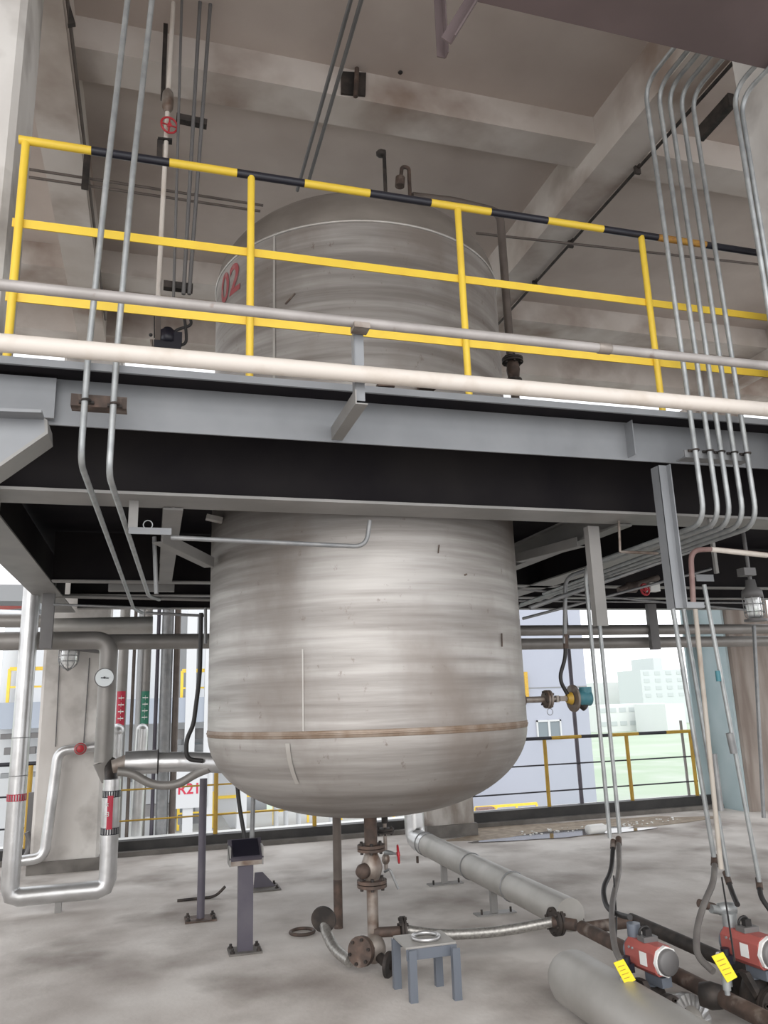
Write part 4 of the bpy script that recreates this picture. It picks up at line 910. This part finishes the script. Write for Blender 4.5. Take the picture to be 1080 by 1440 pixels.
# lamp on the column
lm = thing('bulkhead_lamp', at(98,915,Y=9.15), 'caged glass lamp hanging on the left concrete column', 'lamp')
c = at(97,918,Y=9.1)
MB().lathe([(.0,.06),(.10,.06),(.10,.02),(0,.02)], c, (0,0,1), 20).bar(c+V((.08,0,.05)), c+V((.36,.05,.02)), .10, .06).bar(c+V((0,.0,.05)), c+V((0,.2,.05)), .05, .04).build('housing','steel_dark',lm)
MB().lathe([(.085,.03),(.09,-.05),(.08,-.12),(.05,-.155),(0,-.165)], c, (0,0,1), 20).build('glass_globe','glass',lm)
s = MB()
for i in range(8):
    t = 2*PI*i/8; s.tube([c+V((.10*math.cos(t),.10*math.sin(t),.02)), c+V((.10*math.cos(t),.10*math.sin(t),-.12)), c+V((0,0,-.19))], .005, .05, 6)
for z in (-.03,-.09): s.torus(c+V((0,0,z)),(0,0,1),.10,.005,20,6)
s.build('wire_cage','galv_dull',lm)
for x, x2, lab in ((88,78,'left hairline cable run down the left column'),(126,117,'right hairline cable run down the left column')):
    solid('wall_cable', MB().cyl(at(x if x>100 else 84,925,Y=9.28), at(x2,1055 if x>100 else 1050,Y=9.28), .006, n=6), 'steel_dark', lab, 'cable')
# pipe with red valve on column
rv = thing('column_pipe', at(70,1210,Y=9.1), 'silver pipe with a red round valve hugging the left column', 'pipe')
MB().tube([at(135,1050,Y=9.12), at(82,1056,Y=9.12), at(62,1206,Y=9.12), at(20,1212,Y=9.12)], .052, .10, 18).build('pipe_run','alu',rv)
qv = at(113,1053,Y=9.02); s = MB().lathe([(0,-.015),(.04,-.01),(.06,0),(.06,.012),(.04,.03),(0,.03)], qv, (0,1,0), 24); s.build('handwheel','wheel',rv)
MB().torus(qv-V((0,.01,0)),(0,1,0),.045,.006,20,6).build('handwheel_rim','pink',rv)
# dark electrical conduit at floor left of column
solid('floor_clutter', MB().tube([at(38,1170,Y=9.6), at(44,1190,Y=9.6), at(36,1205,Y=9.6)], .03, .1).bx(*(lambda p:(p.x-.05,p.x+.12))(at(42,1190,Y=9.9)),9.9,9.95,.1,.75), 'steel_dark', 'dark steel post stub and cable at the foot of the left column', 'post')

# ================================================================== RAILINGS AT THE SLAB EDGE
YG = 10.08
def edge_rail(x0, x1, posts, label, black_mid=True):
    r = thing('edge_railing', ((x0+x1)/2,YG,.12), label, 'railing'); s = MB(); n = max(2, int((x1-x0)/.42))
    for i in range(n):
        a = x0+(x1-x0)*i/n; b = x0+(x1-x0)*(i+1)/n; s.cyl((a,YG,1.05),(b,YG,1.05),.024,n=10,mi=i%2)
    s.build('top_rail',['black','yellow_dk'],r)
    for z in (.70,.36): MB().cyl((x0,YG+.02,z),(x1,YG+.02,z),.010,n=8).build('mid_rail','black' if black_mid else 'yellow_dk',r)
    for x in posts: MB().cyl((x,YG,.13),(x,YG,1.03),.026,n=12).build('post','yellow_dk',r)
    return r
edge_rail(3.9, 7.55, [at(770,1100,Y=YG).x, at(887,1100,Y=YG).x, 7.5], 'yellow posted railing with thin black rails along the right slab edge')
edge_rail(-.35, 3.15, [at(304,1100,Y=YG).x, at(442,1130,Y=YG).x, at(577,1130,Y=YG).x], 'yellow railing along the slab edge left of and below the tank', False)
edge_rail(-4.5, -1.2, [at(42,1100,Y=YG).x], 'short yellow railing at the far left of the slab edge')
q = at(814,905,Y=10.0); b_ = at(830,1142,Y=10.0)
solid('drain_pipe', MB().cyl((b_.x,10.2,.10),(b_.x,10.2,3.0),.028,n=10).cyl((b_.x,10.2,.10),(b_.x,10.2,.16),.06,n=10), 'purple', 'thin dark downpipe standing at the slab edge right of the tank', 'pipe')
solid('drain_pipe', MB().cyl((7.45,10.2,.12),(7.45,10.2,1.2),.02,n=8), 'steel_mid', 'slim grey post at the right end of the far railing', 'post')

# ================================================================== OUTDOOR PIPE RACK, LEFT (beyond the slab)
YO = 11.2
def outp(px, py0, py1, r, m, lab, Y=YO, slope=.07):
    a = at(px,py0,Y=Y); bz = at(px,py1,Y=Y).z; return solid('riser_pipe', MB().cyl((a.x,Y,bz),(a.x,Y,a.z+1.6),r,n=18), m, lab, 'pipe')
o1 = outp(174,915,1190,.066,'alu_dark','outdoor riser with a red flow label behind the left column')
o2 = outp(207,915,1190,.056,'alu_dark','outdoor riser with a green flow label')
for px, r, m, lab in ((189,.022,'brown_pipe','thin reddish outdoor riser between the labelled risers'),(222,.025,'purple','thin dark outdoor riser right of the green label'),(235,.078,'galv_dull','thick grey outdoor riser near the tank'),(249,.042,'brown_pipe','tan outdoor riser nearest the tank')):
    outp(px,915,1190,r,m,lab)
outp(197,940,1190,.04,'bwhite','slim white outdoor riser beside the green label')
def olabel(o, px, py0, py1, r, m):
    x = o.location.x; z0 = at(px,py1,Y=YO-.1).z; z1 = at(px,py0,Y=YO-.1).z; lb = wraplabel(o, x, YO, z0, z1, r, .11, m, -PI/2-.05)
    s = MB()
    for i in range(4): zz = z0+(z1-z0)*(.2+.2*i); s.bar((x-.035,YO-r-.010,zz), (x+.035,YO-r-.010,zz), .004, .014).bar((x,YO-r-.010,zz-.03), (x,YO-r-.010,zz+.03), .014, .004, (0,0,1))
    s.build('marking','white',lb)
olabel(o1, 170, 972, 1020, .066, 'red_label'); olabel(o2, 202, 972, 1018, .056, 'green_label')
s = MB().cyl(at(164,1032,Y=10.6), at(155,1185,Y=10.6), .085, n=18); s.ball(at(165,1028,Y=10.6), .09); solid('pipe_elbow', s, 'alu', 'shiny elbow below the red flow label', 'pipe')
s = MB().tube([at(200,1026,Y=10.7), at(190,1186,Y=10.7)], .075, 0, 18).ball(at(200,1026,Y=10.7), .075); solid('pipe_elbow', s, 'alu', 'shiny elbow below the green flow label', 'pipe')
solid('rack_base', MB().bx(at(168,1185,Y=YO).x, at(247,1185,Y=YO).x, YO-.15, YO+.2, -.05, at(200,1183,Y=YO).z), 'steel_dark', 'dark base ledge under the outdoor risers', 'ledge')

# ================================================================== OUTDOOR BACKGROUND
GZ = -7.0
struct('ground', MB().bx(-150,250,10.5,60,GZ-.5,GZ), 'yard')
struct('ground', MB().bx(-300,600,60,420,GZ-.5,GZ-.01), 'grass')
struct('ground', MB().bx(27,250,30,61,GZ-.4,GZ+.01), 'grass')
# blue-grey building with the window
YB = 52
bx0 = at(640,1050,Y=YB).x; bx1 = at(828,1000,Y=YB).x
bl = thing('blue_grey_building', ((bx0+bx1)/2, YB+5, GZ), 'plain blue-grey building with a white window beyond the railing', 'building')
MB().bx(bx0,bx1,YB,YB+14,GZ,9.5).build('walls','bwall',bl)
a = at(754,1013,Y=YB-.1); b = at(791,1038,Y=YB-.1)
wf = MB().bx(a.x,b.x,YB-.12,YB,b.z,b.z+.12).bx(a.x,b.x,YB-.12,YB,a.z-.12,a.z).bx(a.x,a.x+.12,YB-.12,YB,b.z,a.z).bx(b.x-.12,b.x,YB-.12,YB,b.z,a.z).bx((a.x+b.x)/2-.08,(a.x+b.x)/2+.08,YB-.13,YB,b.z,a.z).build('window','bwhite',bl)
MB().bx(a.x+.1,b.x-.1,YB-.05,YB-.02,b.z+.1,a.z-.1).build('pane','win',wf)
MB().bx(bx0,bx1,YB-.03,YB,2.2,2.28).build('joint','bgrey',bl)
MB().bx(at(741,1000,Y=YB-.4).x,at(743,1000,Y=YB-.4).x+.15,YB-.4,YB-.2,at(741,986,Y=YB).z,at(741,945,Y=YB).z).build('downpipe','yellow_dk',bl)
# yard guard rails, yellow and white
def yard_rail(x0, x1, Y, zt, m1, label, z0=GZ, dx=1.4, h=1.1, r=.07):
    t = thing('yard_railing', ((x0+x1)/2,Y,z0), label, 'railing'); MB().bx(x0,x1,Y-r,Y+r,z0+h-r,z0+h+r).build('top_rail',m1,t); MB().bx(x0,x1,Y-r*.6,Y+r*.6,z0+h*.45,z0+h*.45+r).build('mid_rail',m1,t)
    n = max(1,int(round((x1-x0)/dx)))
    for i in range(n+1): x = x0+(x1-x0)*i/n; MB().bx(x-r*.8,x+r*.8,Y-r*.8,Y+r*.8,z0,z0+h).build('post',m1,t)
YY = 46
yard_rail(at(669,1150,Y=YY).x, at(756,1150,Y=YY).x, YY, 0, 'yellow', 'small yellow railing in the yard before the blue-grey building', z0=at(710,1158,Y=YY).z, h=1.0)
struct('ground', MB().bx(at(600,1150,Y=YY).x, at(800,1150,Y=YY).x, YY-2, YB, GZ, at(710,1158,Y=YY).z), 'yard')
q = at(680,1148,Y=YY-.5); solid('red_crate', MB().bx(q.x-.4,q.x+.6,YY-.8,YY-.3,q.z-.4,q.z+.5), 'pink', 'faded red crate behind the small yellow yard railing', 'crate')
# yellow/white rails seen below the tank
for k,(x0,x1,py,Y,lab,m) in enumerate(((300,385,1166,30,'yellow yard railing seen between the violet post and the stand','yellow'),(385,480,1160,33,'yellow yard railing seen just left of the prop pipe','yellow'),(480,590,1158,36,'yellow yard railing seen behind the drain line','yellow'),
      (250,300,1168,27,'yellow yard railing seen right of the outdoor risers','yellow'),(10,75,990,24.3,'yellow railing on the neighbouring platform at the far left','yellow'),(255,292,990,24.3,'yellow railing on the neighbouring platform close to the tank','yellow'))):
    a = at(x0,py,Y=Y); b = at(x1,py,Y=Y); yard_rail(a.x, b.x, Y, 0, m, lab, z0=a.z, h=1.05 if py > 1000 else .95, dx=1.2 if py>1000 else .9, r=.05 if py>1000 else .05)
    if py > 1000: struct('yard_platform', MB().bx(a.x-.5, b.x+.5, Y-.3, Y+4, GZ-.1, a.z), 'yard')
# white yard pipe frames
random.seed(4)
for k, px in enumerate((388,402,420,466,514,540,560)):
    Y = 29+k*.6; a = at(px,1168,Y=Y); h = [1.9,1.6,1.9,2.0,1.7,2.1,1.8][k]
    solid('yard_pipe', MB().tube([(a.x,Y,a.z-.5),(a.x,Y,a.z+h*.6),(a.x+.5,Y,a.z+h*.6)], .09, .15, 10), 'bwhite', 'white bent yard pipe, %s from the left among those seen below the tank' % ['first','second','third','fourth','fifth','sixth','seventh'][k], 'pipe')
solid('storage_drum', MB().cyl(at(330,1140,Y=38), at(372,1138,Y=38), .7, n=20), 'bgrey', 'grey horizontal drum in the yard seen left below the tank', 'drum')
solid('white_tank', MB().cyl(at(330,1175,Y=40), at(330,1105,Y=40), .9, n=20), 'bwhite', 'white upright tank in the yard behind the grey cables', 'tank')
# neighbouring open steel structure, left
YN = 24
nb_ = thing('process_building', (-1,YN,GZ), 'white open-fronted process building with pale blue floor slab at the left', 'building')
zs = at(60,1005,Y=YN).z
xl = at(-60,1000,Y=YN).x; xr_ = at(375,1000,Y=YN).x
MB().bx(xl,xr_,YN,YN+8,zs-.35,zs+.35).build('floor_slab','bslab',nb_)
MB().bx(xl,xr_,YN+.3,YN+8,GZ,GZ+.2).build('base_slab','bgrey',nb_)
MB().bx(xl,xr_,YN+6,YN+6.3,GZ,zs+4.2).build('rear_wall','bwhite',nb_)
for px in (20,70,160,265,292,340): x = at(px,1100,Y=YN).x; MB().bx(x-.14,x+.14,YN-.05,YN+.2,GZ,zs+4.2).build('steel_post','bwhite',nb_)
for j,(px0,px1,py0,py1) in enumerate(((5,50,1050,1062),(0,60,1085,1095),(250,290,1024,1040),(250,290,1046,1056),(0,60,1030,1040),(250,285,1145,1160),(190,240,1130,1150))):
    a = at(px0,py1,Y=YN+.25); b = at(px1,py0,Y=YN+.25); MB().bx(a.x,b.x,YN+.25,YN+.5,a.z,b.z).build('cross_member','bgrey' if j%2 else 'steel_dark',nb_)
for (px0,px1,py0,py1) in ((255,288,1038,1062),(245,275,1115,1150),(180,200,1075,1100)):
    a = at(px0,py1,Y=YN+5.9); b = at(px1,py0,Y=YN+5.9); f_ = MB().bx(a.x,b.x,YN+5.85,YN+6,a.z,b.z).build('window','bgrey',nb_); MB().bx(a.x+.15,b.x-.15,YN+5.8,YN+5.86,a.z+.15,b.z-.15).build('pane','win',f_)
q = at(266,1110,Y=YN-.12); sg = solid('sign_board', MB().bx(q.x-.5,q.x+.5,YN-.1,YN-.06,q.z-.5,q.z+.5), 'bwhite', 'white board lettered R21 on the neighbouring building', 'sign')
text_part('R21', sg, 'red_label', (q.x,YN-.105,q.z), (1,0,0), (0,0,1), .40, depth=.002)
for k,(px,py,l,r,m) in enumerate(((265,940,1.6,.35,'bgrey'),(16,960,1.1,.3,'bwhite'),(120,955,1.4,.3,'bgrey'))):
    q = at(px,py,Y=YN+1.5); solid('process_vessel', MB().cyl((q.x,YN+1.5,zs+.35),(q.x,YN+1.5,q.z+l),r,n=18), m, ['grey vessel on the neighbouring platform close to the tank','white vessel on the neighbouring platform at far left','grey vessel on the neighbouring platform behind the column'][k], 'tank')
solid('roof_pipe', MB().cyl(at(-10,852,Y=20), at(36,848,Y=20), .12, n=12), 'redact', 'red outdoor pipe under the neighbouring roof at far left', 'pipe')
solid('roof_pipe', MB().cyl(at(-10,861,Y=19), at(36,863,Y=19), .07, n=12), 'bwhite', 'white outdoor pipe under the neighbouring roof at far left', 'pipe')
solid('neighbour_roof', MB().bx(at(-60,830,Y=19).x, at(45,830,Y=19).x, 19, 23, at(20,845,Y=19).z, at(20,822,Y=19).z), 'bgrey', 'grey roof edge of the neighbouring building at far left', 'roof')
# far town, haze put into its pale colours
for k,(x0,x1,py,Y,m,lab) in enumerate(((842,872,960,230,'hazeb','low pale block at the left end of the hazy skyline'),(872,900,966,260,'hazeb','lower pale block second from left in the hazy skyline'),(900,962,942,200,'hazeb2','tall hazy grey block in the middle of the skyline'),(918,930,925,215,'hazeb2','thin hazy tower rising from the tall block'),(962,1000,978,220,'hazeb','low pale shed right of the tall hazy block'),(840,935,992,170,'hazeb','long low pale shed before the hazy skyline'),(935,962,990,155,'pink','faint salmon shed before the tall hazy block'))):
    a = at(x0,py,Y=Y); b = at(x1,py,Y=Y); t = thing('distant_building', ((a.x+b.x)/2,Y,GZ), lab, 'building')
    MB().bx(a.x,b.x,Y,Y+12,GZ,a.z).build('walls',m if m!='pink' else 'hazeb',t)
    if k in (2,5):
        nr = 4 if k==2 else 2; nc = 4 if k==2 else 7
        for i in range(nr):
            for j in range(nc):
                xx = a.x+(b.x-a.x)*(j+.5)/nc; z = 0+(a.z-0)*(i+.5)/nr if k==2 else GZ+(a.z-GZ)*(i+.6)/nr
                MB().bx(xx-.9,xx+.9,Y-.1,Y,z-.5,z+.5).build('window','hazew',t)

q = at(990,813,Y=3.85); solid('tray_bracket', MB().bx(q.x-.06,q.x+.06,3.84,3.845,q.z-.02,q.z+.02).bx(q.x-.06,q.x+.06,3.845,3.90,q.z+.014,q.z+.02), 'steel_paint', 'small pale bracket behind the white and pink bent pipe', 'bracket')
q = at(1003,770,Y=3.87); solid('hanger_rod', MB().bx(q.x-.01,q.x+.01,3.86,3.88,at(990,806,Y=3.87).z,2.62), 'steel_mid', 'short hanger rod above the small pale bracket at right', 'hanger')
# repeats
for o in list(C.objects):
    l = o.get('label')
    if not l: continue
    if 'five tall conduits' in l: o['group'] = 'bundle of five conduits at the right'
    elif 'climbing the right column' in l: o['group'] = 'conduit pair on the right column'
    elif 'three thin dark conduits' in l: o['group'] = 'thin dark conduits dropping from the ceiling'
    elif 'under the ceiling to the tank top' in l: o['group'] = 'conduits under the ceiling'
    elif 'left galvanised conduit' in l: o['group'] = 'left pair of galvanised conduits'
    elif o.name.startswith('pneumatic_valve'): o['group'] = 'red actuated valves'
    elif o.name.startswith('warning_tag'): o['group'] = 'yellow tags'
    elif o.name.startswith('yard_pipe'): o['group'] = 'white yard pipes'
    elif o.name.startswith('riser_pipe'): o['group'] = 'outdoor risers'
    elif o.name.startswith('distant_building'): o['group'] = 'hazy skyline blocks'
    elif o.name.startswith('yard_railing'): o['group'] = 'yellow railings outdoors'
    elif o.name.startswith('cross_beam'): o['group'] = 'cross beams under the deck'
